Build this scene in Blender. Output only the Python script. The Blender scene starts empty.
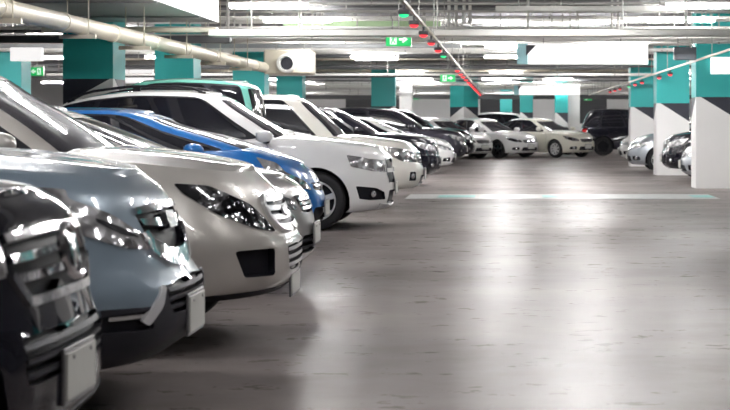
import bpy, bmesh, math, random
from mathutils import Vector, Matrix

# ------------------------------------------------------------------ scene, camera, world, exposure
SC = bpy.context.scene
COL = SC.collection
F = 1650.0                      # focal length in pixels of the 730 x 410 frame
VX, VY, EYE = 506.0, 122.0, 1.33
cd = bpy.data.cameras.new('camera')
cam = bpy.data.objects.new('camera', cd); COL.objects.link(cam)
cam.location = (0, 0, EYE); cam.rotation_euler = (math.pi / 2, 0, 0)
cd.sensor_fit = 'HORIZONTAL'; cd.sensor_width = 36.0
cd.lens = 36.0 * F / 730
cd.shift_x = (365 - VX) / 730
cd.shift_y = -(205 - VY) / 730
cd.clip_start = .1; cd.clip_end = 300
cd.dof.use_dof = True; cd.dof.focus_distance = 15.5; cd.dof.aperture_fstop = 4.8
SC.camera = cam
SC.view_settings.view_transform = 'Standard'; SC.view_settings.look = 'None'
SC.view_settings.gamma = 1.0; SC.view_settings.use_curve_mapping = False
SC.view_settings.exposure = 1.25
SC.cycles.use_denoising = True
SC.cycles.max_bounces = 8; SC.cycles.diffuse_bounces = 4; SC.cycles.glossy_bounces = 5
SC.cycles.sample_clamp_indirect = 6.0; SC.cycles.caustics_reflective = False; SC.cycles.caustics_refractive = False
w = bpy.data.worlds.new('world'); SC.world = w; w.use_nodes = True
w.node_tree.nodes['Background'].inputs[0].default_value = (.75, .8, .9, 1)
w.node_tree.nodes['Background'].inputs[1].default_value = .12
TUBE_POWER = 62.0
# ------------------------------------------------------------------ helpers
D = bpy.data
PI = math.pi
HP = PI / 2

def link(o):
    COL.objects.link(o)
    return o

def tag(o, label=None, cat=None, group=None, kind=None):
    if label: o['label'] = label
    if cat: o['category'] = cat
    if group: o['group'] = group
    if kind: o['kind'] = kind
    return o

def empty(name, loc=(0, 0, 0), rz=0.0, label=None, cat=None, group=None, parent=None):
    o = D.objects.new(name, None)
    o.empty_display_size = 0.1
    link(o)
    o.location = loc
    o.rotation_euler = (0, 0, rz)
    if parent: o.parent = parent
    return tag(o, label, cat, group)

class MB:
    """collects verts / faces (with a material slot each) for one mesh object"""
    def __init__(self):
        self.v = []; self.f = []; self.m = []
    def add(self, vs, fs, m=0):
        n = len(self.v)
        self.v += [tuple(p) for p in vs]
        for f in fs:
            self.f.append([i + n for i in f]); self.m.append(m)
    def box(self, c, d, m=0, rz=0.0, bev=0.0, rot=None):
        x, y, z = d[0] / 2, d[1] / 2, d[2] / 2
        if bev > 0:
            b = min(bev, x * .95, y * .95, z * .95)
            vs = []; 
            for sz, ins in ((-z, b), (-z + b, 0), (z - b, 0), (z, b)):
                xx, yy = x - ins, y - ins
                bb = b if ins == 0 else b * .6
                vs += [(-xx + bb, -yy, sz), (xx - bb, -yy, sz), (xx, -yy + bb, sz), (xx, yy - bb, sz),
                       (xx - bb, yy, sz), (-xx + bb, yy, sz), (-xx, yy - bb, sz), (-xx, -yy + bb, sz)]
            fs = [list(range(7, -1, -1)), list(range(24, 32))]
            for k in range(3):
                for i in range(8):
                    j = (i + 1) % 8
                    fs.append([k * 8 + i, k * 8 + j, k * 8 + 8 + j, k * 8 + 8 + i])
        else:
            vs = [(-x, -y, -z), (x, -y, -z), (x, y, -z), (-x, y, -z), (-x, -y, z), (x, -y, z), (x, y, z), (-x, y, z)]
            fs = [[3, 2, 1, 0], [4, 5, 6, 7], [0, 1, 5, 4], [1, 2, 6, 5], [2, 3, 7, 6], [3, 0, 4, 7]]
        M = rot if rot is not None else Matrix.Rotation(rz, 3, 'Z')
        C = Vector(c)
        self.add([M @ Vector(p) + C for p in vs], fs, m)
        return self
    def tube(self, pts, r, m=0, seg=10, caps=True):
        pts = [Vector(p) for p in pts]
        n = len(pts); rings = []
        up = None
        for i, p in enumerate(pts):
            t = (pts[min(i + 1, n - 1)] - pts[max(i - 1, 0)]).normalized()
            if up is None:
                a = Vector((0, 0, 1)) if abs(t.z) < .9 else Vector((1, 0, 0))
                up = (a - t * a.dot(t)).normalized()
            else:
                up = (up - t * up.dot(t)).normalized()
            sd = t.cross(up)
            rr = r[i] if isinstance(r, (list, tuple)) else r
            rings.append([p + (up * math.cos(2 * PI * k / seg) + sd * math.sin(2 * PI * k / seg)) * rr for k in range(seg)])
        vs = [q for g in rings for q in g]; fs = []
        for i in range(n - 1):
            for k in range(seg):
                j = (k + 1) % seg
                fs.append([i * seg + k, (i + 1) * seg + k, (i + 1) * seg + j, i * seg + j])
        if caps:
            fs.append(list(range(seg))); fs.append([(n - 1) * seg + k for k in range(seg - 1, -1, -1)])
        self.add(vs, fs, m)
        return self
    def lathe(self, prof, c=(0, 0, 0), axis='Y', seg=32, m=0, sgn=1):
        """prof: list of (radius, offset along the axis)"""
        vs = []; fs = []
        n = len(prof)
        for k in range(seg):
            a = 2 * PI * k / seg
            for r, o in prof:
                if axis == 'Y': p = (r * math.cos(a), o * sgn, r * math.sin(a))
                elif axis == 'X': p = (o * sgn, r * math.cos(a), r * math.sin(a))
                else: p = (r * math.cos(a), r * math.sin(a), o * sgn)
                vs.append((p[0] + c[0], p[1] + c[1], p[2] + c[2]))
        for k in range(seg):
            j = (k + 1) % seg
            for i in range(n - 1):
                fs.append([k * n + i, j * n + i, j * n + i + 1, k * n + i + 1])
        self.add(vs, fs, m)
        return self
    def ball(self, c, r, m=0, seg=12, rings=8):
        prof = []
        rx, ry, rz = r if isinstance(r, (tuple, list)) else (r, r, r)
        vs = []; fs = []
        for i in range(rings + 1):
            a = PI * i / rings
            for k in range(seg):
                b = 2 * PI * k / seg
                vs.append((c[0] + rx * math.sin(a) * math.cos(b), c[1] + ry * math.sin(a) * math.sin(b), c[2] + rz * math.cos(a)))
        for i in range(rings):
            for k in range(seg):
                j = (k + 1) % seg
                fs.append([i * seg + k, (i + 1) * seg + k, (i + 1) * seg + j, i * seg + j])
        self.add(vs, fs, m)
        return self
    def prism(self, poly, y0, y1, m=0):
        """poly in (x, z), extruded along y"""
        n = len(poly)
        vs = [(x, y0, z) for x, z in poly] + [(x, y1, z) for x, z in poly]
        fs = [list(range(n)), list(range(2 * n - 1, n - 1, -1))]
        for i in range(n):
            j = (i + 1) % n
            fs.append([i, i + n, j + n, j])
        self.add(vs, fs, m)
        return self
    def build(self, name, mats, parent=None, smooth=None, loc=None, fix=True):
        me = D.meshes.new(name)
        me.from_pydata(self.v, [], self.f)
        if not isinstance(mats, (list, tuple)): mats = [mats]
        for mt in mats: me.materials.append(mt)
        me.polygons.foreach_set('material_index', self.m)
        if fix:
            bm = bmesh.new(); bm.from_mesh(me)
            bmesh.ops.remove_doubles(bm, verts=bm.verts, dist=1e-5)
            bmesh.ops.recalc_face_normals(bm, faces=bm.faces)
            bm.to_mesh(me); bm.free()
        if smooth is not None:
            me.polygons.foreach_set('use_smooth', [True] * len(me.polygons))
            me.set_sharp_from_angle(angle=math.radians(smooth))
        me.update()
        o = link(D.objects.new(name, me))
        if parent: o.parent = parent
        if loc is not None: o.location = loc
        return o

def copy_tree(o, parent=None):
    c = o.copy(); link(c)
    if parent: c.parent = parent
    for ch in list(o.children): copy_tree(ch, c)
    return c

def crv(pts):
    """smooth (monotone cubic) interpolation through points"""
    xs = [p[0] for p in pts]; ys = [p[1] for p in pts]; n = len(xs)
    d = [(ys[i + 1] - ys[i]) / (xs[i + 1] - xs[i]) for i in range(n - 1)]
    mm = [d[0]] + [0 if d[i - 1] * d[i] <= 0 else 2 * d[i - 1] * d[i] / (d[i - 1] + d[i]) for i in range(1, n - 1)] + [d[-1]]
    def f(x):
        if x <= xs[0]: return ys[0]
        if x >= xs[-1]: return ys[-1]
        i = 0
        while x > xs[i + 1]: i += 1
        h = xs[i + 1] - xs[i]; t = (x - xs[i]) / h
        return (ys[i] * (1 + 2 * t) * (1 - t) ** 2 + mm[i] * h * t * (1 - t) ** 2
                + ys[i + 1] * t * t * (3 - 2 * t) + mm[i + 1] * h * t * t * (t - 1))
    return f

# ------------------------------------------------------------------ materials
MATS = {}
def pmat(name, col, rough=.5, metal=0.0, coat=0.0, spec=.5, emis=None, es=0.0, noise=None, bump=0.0, nscale=8.0, coat_r=.03):
    """Principled material, with optional noise mottling (noise = amount) and bump"""
    if name in MATS: return MATS[name]
    m = D.materials.new(name); m.use_nodes = True
    nt = m.node_tree; b = nt.nodes['Principled BSDF']
    b.inputs['Base Color'].default_value = (*col, 1)
    b.inputs['Roughness'].default_value = rough
    b.inputs['Metallic'].default_value = metal
    b.inputs['Coat Weight'].default_value = coat
    b.inputs['Coat Roughness'].default_value = coat_r
    b.inputs['Specular IOR Level'].default_value = spec
    if emis:
        b.inputs['Emission Color'].default_value = (*emis, 1)
        b.inputs['Emission Strength'].default_value = es
    if noise or bump:
        tc = nt.nodes.new('ShaderNodeTexCoord')
        nz = nt.nodes.new('ShaderNodeTexNoise')
        nz.inputs['Scale'].default_value = nscale; nz.inputs['Detail'].default_value = 5
        nt.links.new(tc.outputs['Object'], nz.inputs['Vector'])
        if noise:
            mx = nt.nodes.new('ShaderNodeMix'); mx.data_type = 'RGBA'
            mx.inputs['A'].default_value = (*[c * (1 - noise) for c in col], 1)
            mx.inputs['B'].default_value = (*[min(1, c * (1 + noise)) for c in col], 1)
            nt.links.new(nz.outputs['Fac'], mx.inputs['Factor'])
            nt.links.new(mx.outputs['Result'], b.inputs['Base Color'])
        if bump:
            bp = nt.nodes.new('ShaderNodeBump'); bp.inputs['Strength'].default_value = bump
            bp.inputs['Distance'].default_value = .01
            nt.links.new(nz.outputs['Fac'], bp.inputs['Height'])
            nt.links.new(bp.outputs['Normal'], b.inputs['Normal'])
    MATS[name] = m
    return m

def paint(name, col, metal=0.0, rough=.32):
    """car lacquer: pigment with fine flake mottling under a clear coat"""
    if name in MATS: return MATS[name]
    m = D.materials.new(name); m.use_nodes = True
    nt = m.node_tree; b = nt.nodes['Principled BSDF']
    tc = nt.nodes.new('ShaderNodeTexCoord'); nz = nt.nodes.new('ShaderNodeTexNoise')
    nz.inputs['Scale'].default_value = 220; nz.inputs['Detail'].default_value = 1
    mx = nt.nodes.new('ShaderNodeMix'); mx.data_type = 'RGBA'
    mx.inputs['A'].default_value = (*[c * .95 for c in col], 1); mx.inputs['B'].default_value = (*[min(1, c * 1.05) for c in col], 1)
    nt.links.new(tc.outputs['Object'], nz.inputs['Vector'])
    nt.links.new(nz.outputs['Fac'], mx.inputs['Factor']); nt.links.new(mx.outputs['Result'], b.inputs['Base Color'])
    b.inputs['Metallic'].default_value = metal; b.inputs['Roughness'].default_value = rough
    b.inputs['Coat Weight'].default_value = 1.0; b.inputs['Coat Roughness'].default_value = .03
    if max(col) < .1: b.inputs['Specular IOR Level'].default_value = .0
    MATS[name] = m
    return m

def lamp_glass(name, dark, light, scale, metal=.9, shift=0.0):
    """headlamp: faceted reflector under a clear cover, glints put in as blotches of colour"""
    if name in MATS: return MATS[name]
    m = D.materials.new(name); m.use_nodes = True
    nt = m.node_tree; b = nt.nodes['Principled BSDF']
    tc = nt.nodes.new('ShaderNodeTexCoord'); vo = nt.nodes.new('ShaderNodeTexVoronoi')
    vo.inputs['Scale'].default_value = scale
    nz = nt.nodes.new('ShaderNodeTexNoise'); nz.inputs['Scale'].default_value = scale * .55
    rp = nt.nodes.new('ShaderNodeValToRGB')
    rp.color_ramp.elements[0].position = .42 + shift; rp.color_ramp.elements[0].color = (*dark, 1)
    rp.color_ramp.elements[1].position = .58 + shift; rp.color_ramp.elements[1].color = (*light, 1)  # dark and bright blotches stand in for glints inside the lamp
    bp = nt.nodes.new('ShaderNodeBump'); bp.inputs['Strength'].default_value = .9; bp.inputs['Distance'].default_value = .03
    nt.links.new(tc.outputs['Object'], vo.inputs['Vector']); nt.links.new(tc.outputs['Object'], nz.inputs['Vector'])
    nt.links.new(nz.outputs['Fac'], rp.inputs['Fac']); nt.links.new(rp.outputs['Color'], b.inputs['Base Color'])
    nt.links.new(vo.outputs['Distance'], bp.inputs['Height']); nt.links.new(bp.outputs['Normal'], b.inputs['Normal'])
    b.inputs['Metallic'].default_value = metal; b.inputs['Roughness'].default_value = .14
    b.inputs['Coat Weight'].default_value = 1.0; b.inputs['Coat Roughness'].default_value = .02
    MATS[name] = m
    return m

TINT = pmat('tinted_glass', (.012, .012, .017), .04, 0, 0, .5)
WSHIELD = pmat('windscreen_glass', (.035, .033, .04), .05, 0, 0, .35)
BLACKP = pmat('black_plastic', (.010, .010, .014), .5, spec=.2, noise=.2, nscale=40)
DARKP = pmat('dark_grey_plastic', (.028, .028, .036), .5, spec=.25, noise=.15, nscale=30)
RUBBER = pmat('tyre_rubber', (.014, .014, .016), .75, bump=.15, nscale=60)
CHROME = pmat('chrome', (.82, .82, .84), .10, 1.0, bump=.2, nscale=14)
ALLOY = pmat('alloy_wheel', (.66, .66, .67), .35, .15)
DALLOY = pmat('dark_alloy', (.12, .12, .13), .35, .9)
PLATE = pmat('licence_plate_white', (.60, .60, .56), .4, noise=.05, nscale=12)
FRAME = pmat('plate_frame', (.25, .25, .26), .3, .6)
LAMP_D = lamp_glass('headlamp_dark', (.012, .012, .016), (.8, .8, .82), 15, .9, .08)
LAMP_L = lamp_glass('headlamp_bright', (.32, .31, .32), (.95, .95, .97), 13, .6)
SATIN = pmat('satin_chrome', (.85, .85, .86), .3, .85, 1)
LAMP_W = lamp_glass('headlamp_clear', (.45, .45, .45), (.97, .97, .97), 9)
FOG = pmat('fog_lamp_glass', (.75, .76, .78), .12, .8, 1)
TAIL = pmat('tail_lamp_red', (.55, .02, .02), .12, 0, 1)
AMBER = pmat('indicator_amber', (.8, .28, .03), .15, 0, 1)

# ------------------------------------------------------------------ car builder
def rounded(poly, r=.18, n=3):
    """round the corners of a polygon given as plain (a, b) pairs"""
    out = []; N = len(poly)
    for i in range(N):
        p0, p1, p2 = Vector(poly[i - 1]), Vector(poly[i]), Vector(poly[(i + 1) % N])
        a = p1 + (p0 - p1) * r; b = p1 + (p2 - p1) * r
        for k in range(n + 1):
            t = k / n
            q = a * (1 - t) ** 2 + p1 * 2 * t * (1 - t) + b * t * t
            out.append((q.x, q.y))
    return out

def inside(p, poly):
    x, y = p; c = False; n = len(poly)
    for i in range(n):
        x1, y1 = poly[i]; x2, y2 = poly[i - 1]
        if (y1 > y) != (y2 > y) and x < (x2 - x1) * (y - y1) / (y2 - y1) + x1: c = not c
    return c

class Shell:
    """a surface P(u, v): u runs from the front centre round the side to the rear centre, v upward.
    Outlines given as polygons are cut into the flat (u, v) sheet before it is bent into shape."""
    def __init__(self, us, vs):
        self.us, self.vs, self.cuts = us, vs, []
    def normal(self, u, v):
        e = 1e-3
        u0, u1 = max(0.0, u - e), min(3.0, u + e); v0, v1 = max(0.0, v - e), min(1.0, v + e)
        if u < .02: return self._nrm_mid(v0, v1)
        a = Vector(self.P(u1, v)) - Vector(self.P(u0, v)); b = Vector(self.P(u, v1)) - Vector(self.P(u, v0))
        n = a.cross(b)
        return n.normalized() if n.length > 1e-12 else Vector((1, 0, 0))
    def _nrm_mid(self, v0, v1):
        b = Vector(self.P(0, v1)) - Vector(self.P(0, v0))
        return Vector((0, 1, 0)).cross(b).normalized()
    def cut(self, name, poly, mat, lift=0.0, back=0.0, hole=False, label=None):
        self.cuts.append(dict(name=name, poly=poly, mat=mat, lift=lift, back=back, hole=hole, label=label))
    def make(self, body, parent, made):
        bm = bmesh.new()
        us, vs = self.us, self.vs
        g = [[bm.verts.new((u, v, 0)) for v in vs] for u in us]
        for i in range(len(us) - 1):
            for j in range(len(vs) - 1):
                bm.faces.new((g[i][j], g[i + 1][j], g[i + 1][j + 1], g[i][j + 1]))
        for c in self.cuts:
            P = c['poly']
            lo = (min(p[0] for p in P) - .02, min(p[1] for p in P) - .02); hi = (max(p[0] for p in P) + .02, max(p[1] for p in P) + .02)
            for i in range(len(P)):
                a, b = P[i - 1], P[i]
                dx, dy = b[0] - a[0], b[1] - a[1]
                if abs(dx) + abs(dy) < 1e-7: continue
                slo = (min(a[0], b[0]), min(a[1], b[1])); shi = (max(a[0], b[0]), max(a[1], b[1]))
                fs = []
                for f in bm.faces:
                    xs = [w.co.x for w in f.verts]; ys = [w.co.y for w in f.verts]
                    if max(xs) > slo[0] - 1e-4 and min(xs) < shi[0] + 1e-4 and max(ys) > slo[1] - 1e-4 and min(ys) < shi[1] + 1e-4: fs.append(f)
                geom = list({e for f in fs for e in f.edges}) + list({w for f in fs for w in f.verts}) + fs
                if geom:
                    bmesh.ops.bisect_plane(bm, geom=geom, dist=2e-5, plane_co=(a[0], a[1], 0), plane_no=(-dy, dx, 0))
        ids = {}
        for f in bm.faces:
            ce = f.calc_center_median(); k = 0
            for n, c in enumerate(self.cuts):
                if inside((ce.x, ce.y), c['poly']): k = n + 1
            ids[f] = k
        cache = {}
        def pos(w, off):
            key = (round(w.co.x, 5), round(w.co.y, 5))
            if key not in cache: cache[key] = (Vector(self.P(w.co.x, w.co.y)), self.normal(w.co.x, w.co.y))
            p, n = cache[key]
            q = p + n * off
            if w.co.x < 1e-4 or w.co.x > 2.9999: q.y = 0
            return q
        for k in range(len(self.cuts) + 1):
            fs = [f for f in bm.faces if ids[f] == k]
            if not fs: continue
            c = self.cuts[k - 1] if k else None
            if c and c['hole']:
                # turn the rim inwards
                rim = {e for f in fs for e in f.edges if any(ids[x] == 0 for x in e.link_faces)}
                for e in rim:
                    a, b = pos(e.verts[0], 0), pos(e.verts[1], 0)
                    for sg in (1, -1):
                        pa, pb = Vector((a.x, a.y * sg, a.z)), Vector((b.x, b.y * sg, b.z))
                        dn = Vector((0, -.09 * sg, 0))
                        body.add([pa, pb, pb + dn, pa + dn], [[0, 1, 2, 3]], 0)
                continue
            lift = c['lift'] if c else 0.0
            centre = any(w.co.x < 1e-4 or w.co.x > 2.9999 for f in fs for w in f.verts)
            sides = [(1, -1)] if (centre or not c) else [(1,), (-1,)]
            for sd in sides:
                mb = body if not c else MB()
                for sg in sd:
                    for f in fs:
                        pts = [pos(w, lift) for w in f.verts]
                        if sg < 0: pts = [Vector((p.x, -p.y, p.z)) for p in reversed(pts)]
                        mb.add(pts, [list(range(len(pts)))], 0)
                    if c and abs(c['back'] - lift) > 1e-6:
                        S = set(fs)
                        for f in fs:
                            for e in f.edges:
                                if sum(1 for x in e.link_faces if x in S) == 1:
                                    w0, w1 = e.verts
                                    if (w0.co.x < 1e-4 and w1.co.x < 1e-4): continue
                                    q = [pos(w0, lift), pos(w1, lift), pos(w1, c['back']), pos(w0, c['back'])]
                                    if sg < 0: q = [Vector((p.x, -p.y, p.z)) for p in q]
                                    mb.add(q, [[0, 1, 2, 3]], 0)
                if c:
                    o = mb.build(c['name'], c['mat'], parent, smooth=38)
                    if c['label']: tag(o, c['label'])
                    made.append(o)
        bm.free()

def samples(front, side, rear):
    return sorted(set(front + side + rear))

class Lower(Shell):
    def __init__(self, sp):
        self.sp = sp
        L = sp['L']; self.L = L; self.hw = sp['W'] / 2
        self.Lf, self.nf, self.Lr, self.nr = sp['Lf'], sp['nf'], sp['Lr'], sp['nr']
        self.zs = crv(sp['zs']); self.zb = crv(sp['zb'])
        z0, z1 = self.zb(0), self.zs(0)
        self.fx = crv([((z - z0) / (z1 - z0), s) for z, s in sp['nose']])
        z0, z1 = self.zb(L), self.zs(L)
        self.rx = crv([((z - z0) / (z1 - z0), s) for z, s in sp['tail']])
        self.wv = crv(sp['wv'])
        q = sp.get('q', 1.0)
        fu = [self.u_y(y) for y in [0, .1, .2, .3, .4, .5, .6, .68, .75, .81, .86, .9, .935, .962, .983]]
        us = fu + [1 + k / 26 for k in range(27)] + [3 - x for x in fu[::2]]
        vs = [0, .02, .06, .12, .2, .28, .36, .44, .52, .6, .68, .76, .83, .89, .93, .96, .98, .993, 1.0]
        Shell.__init__(self, sorted(set(us)), vs)
    def u_y(self, f):
        return math.asin(min(1, max(0, f)) ** (self.nf / 2)) / HP
    def P(self, u, v):
        f, r = self.fx(v), self.rx(v)
        hw = self.hw * self.wv(v)
        s0, s3 = f, self.L - r
        s1, s2 = s0 + self.Lf, s3 - self.Lr
        if u <= 1:
            t = u * HP
            s = s0 + self.Lf * (1 - max(0, math.cos(t)) ** (2 / self.nf)); y = hw * max(0, math.sin(t)) ** (2 / self.nf)
        elif u <= 2:
            s = s1 + (u - 1) * (s2 - s1); y = hw
        else:
            t = (3 - u) * HP
            s = s3 - self.Lr * (1 - max(0, math.cos(t)) ** (2 / self.nr)); y = hw * max(0, math.sin(t)) ** (2 / self.nr)
        fl = self.sp.get('flare', .02)
        if fl and u > .5:
            k = min(1, (u - .5) / .4) if u < 2 else 1
            for sw in (self.sp['fo'], self.sp['fo'] + self.sp['wb']):
                y += k * fl * math.exp(-((s - sw) / .46) ** 2) * math.exp(-((v - .45) / .36) ** 2)
        if u < 1.0 or True:
            y *= 1 - self.sp.get('tapf', .03) * max(0, 1 - s / 1.2) ** 2
        z = self.zb(s) + v * (self.zs(s) - self.zb(s))
        return (self.L / 2 - s, y, z)
    def at_s(self, s, z):
        v = (z - self.zb(s)) / (self.zs(s) - self.zb(s)); v = min(1, max(0, v))
        f, r = self.fx(v), self.rx(v); s1, s2 = f + self.Lf, self.L - r - self.Lr
        if s < s1: u = math.acos(min(1, max(0, (s1 - s) / self.Lf)) ** (self.nf / 2)) / HP
        elif s <= s2: u = 1 + (s - s1) / (s2 - s1)
        else: u = 3 - math.acos(min(1, max(0, (s - s2) / self.Lr)) ** (self.nr / 2)) / HP
        return (u, v)
    def at_y(self, y, z):
        s = self.fx(.5); v = .5
        for _ in range(6):
            v = min(1, max(0, (z - self.zb(s)) / (self.zs(s) - self.zb(s))))
            u = self.u_y(max(0, y) / (self.hw * self.wv(v)) if y > 0 else 0)
            s = self.L / 2 - self.P(u, v)[0]
        return (u, v)
    def uv(self, p):
        if len(p) == 2: return self.at_y(*p)
        return self.at_s(p[1], p[2]) if p[0] == 's' else self.at_y(p[1], p[2])
    def poly(self, pts, r=.16, n=2):
        q = rounded([self.uv(p) for p in pts], r, n)
        return q
    def pt(self, y, z):
        u, v = self.at_y(abs(y), z)
        p, n = Vector(self.P(u, v)), self.normal(u, v)
        if y < 0: p.y = -p.y; n.y = -n.y
        return p, n

class Green(Shell):
    def __init__(self, sp, low):
        self.sp = sp; self.low = low; self.L = sp['L']
        self.zr = crv(sp['roof'])
        self.f0, self.f1, self.r0, self.r1 = sp['g']          # windscreen foot / head, rear foot / head (from the nose)
        self.w0, self.w1 = sp['gw']
        self.Lf, self.Lr, self.n = sp.get('gLf', .34), sp.get('gLr', .3), sp.get('gn', 3.2)
        fu = [math.asin(y ** (self.n / 2)) / HP for y in [0, .15, .3, .45, .6, .72, .82, .89, .94, .975]]
        us = fu + [1 + k / 18 for k in range(19)] + [3 - x for x in fu]
        vs = [0, .08, .16, .24, .32, .4, .48, .56, .64, .72, .8, .84, .88, .92, .96, 1.0]
        Shell.__init__(self, sorted(set(us)), vs)
    def P(self, u, v):
        R = self.sp.get('gR', .11)
        if v <= .8: zf, ins = v / .8 * .88, 0
        else:
            a = (v - .8) / .2 * HP; zf, ins = .88 + .12 * math.sin(a), R * (1 - math.cos(a))
        k = zf / 1.0
        f = self.f0 + (self.f1 - self.f0) * k - self.sp.get('wsb', .05) * math.sin(PI * min(1, k)) + ins
        r = self.r0 + (self.r1 - self.r0) * k + self.sp.get('rsb', .05) * math.sin(PI * min(1, k)) - ins
        hw = self.w0 + (self.w1 - self.w0) * k ** 1.25 - ins
        s1, s2 = f + self.Lf, r - self.Lr
        n = self.n
        if u <= 1:
            t = u * HP; s = f + self.Lf * (1 - max(0, math.cos(t)) ** (2 / n)); y = hw * max(0, math.sin(t)) ** (2 / n)
        elif u <= 2: s = s1 + (u - 1) * (s2 - s1); y = hw
        else:
            t = (3 - u) * HP; s = r - self.Lr * (1 - max(0, math.cos(t)) ** (2 / n)); y = hw * max(0, math.sin(t)) ** (2 / n)
        pw = self.sp.get('gtap', .07)
        q = (s - (self.f1 + self.r1) / 2) / (self.L * .5)
        y *= 1 - pw * q * q
        zb = self.low.zs(s) - .02
        z = zb + zf * (self.zr(s) - zb)
        return (self.L / 2 - s, y, z)
    def poly(self, pts, r=.14, n=3):
        return rounded(pts, r, n)
    def uy(self, f): return math.asin(f ** (self.n / 2)) / HP

def wheel(root, x, y, r, w, rim, nsp, side, rr=.68):
    """tyre with its alloy rim; side = +1 when the outer face looks to +y"""
    mb = MB()
    h = w / 2; ri = r * rr
    prof = [(ri, -h * .8), (ri + .01, -h * .95), (r * .9, -h), (r * .965, -h * .86), (r, -h * .6), (r, -.006), (r - .008, 0), (r, .006), (r, h * .6), (r * .965, h * .86), (r * .9, h), (ri + .01, h * .95), (ri, h * .8)]
    mb.lathe(prof, seg=40)
    t = mb.build('wheel', RUBBER, root, smooth=50)
    t.location = (x, y, r)
    m2 = MB(); o = side
    m2.lathe([(ri, h * .8), (ri * .985, h * .88), (ri * .93, h * .86), (ri * .9, h * .5), (ri * .9, -h * .7)], seg=40, sgn=o, m=0)
    m2.lathe([(.002, h * .72), (ri * .18, h * .7), (ri * .24, h * .6), (ri * .24, h * .2)], seg=20, sgn=o, m=0)
    m2.lathe([(.002, h * .02), (ri * .89, h * .02)], seg=32, sgn=o, m=1)
    for k in range(nsp):
        a = 2 * PI * k / nsp + .3
        ca, sa = math.cos(a), math.sin(a)
        def pp(rad, off, d):
            return (ca * rad - sa * off, d * o, sa * rad + ca * off)
        w0, w1 = ri * .11, ri * .15
        vs = [pp(ri * .15, -w0, h * .68), pp(ri * .15, w0, h * .68), pp(ri * .93, w1, h * .84), pp(ri * .93, -w1, h * .84),
              pp(ri * .15, -w0, h * .45), pp(ri * .15, w0, h * .45), pp(ri * .93, w1, h * .6), pp(ri * .93, -w1, h * .6)]
        m2.add(vs, [[0, 1, 2, 3], [0, 4, 5, 1], [1, 5, 6, 2], [2, 6, 7, 3], [3, 7, 4, 0]], 0)
    q = m2.build('rim', [rim, BLACKP], t, smooth=40)
    return t

BASE = dict(q=1, Lf=.75, nf=2.7, Lr=.55, nr=3.2, wv=[(0, .93), (.06, .965), (.2, .985), (.42, 1.0), (.6, .995), (.8, .975), (.92, .955), (1.0, .915)],
            tapf=.05, flare=.02, tyre=(.35, .22), rim=ALLOY, spokes=5, mirrors=True, detail=True)

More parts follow.
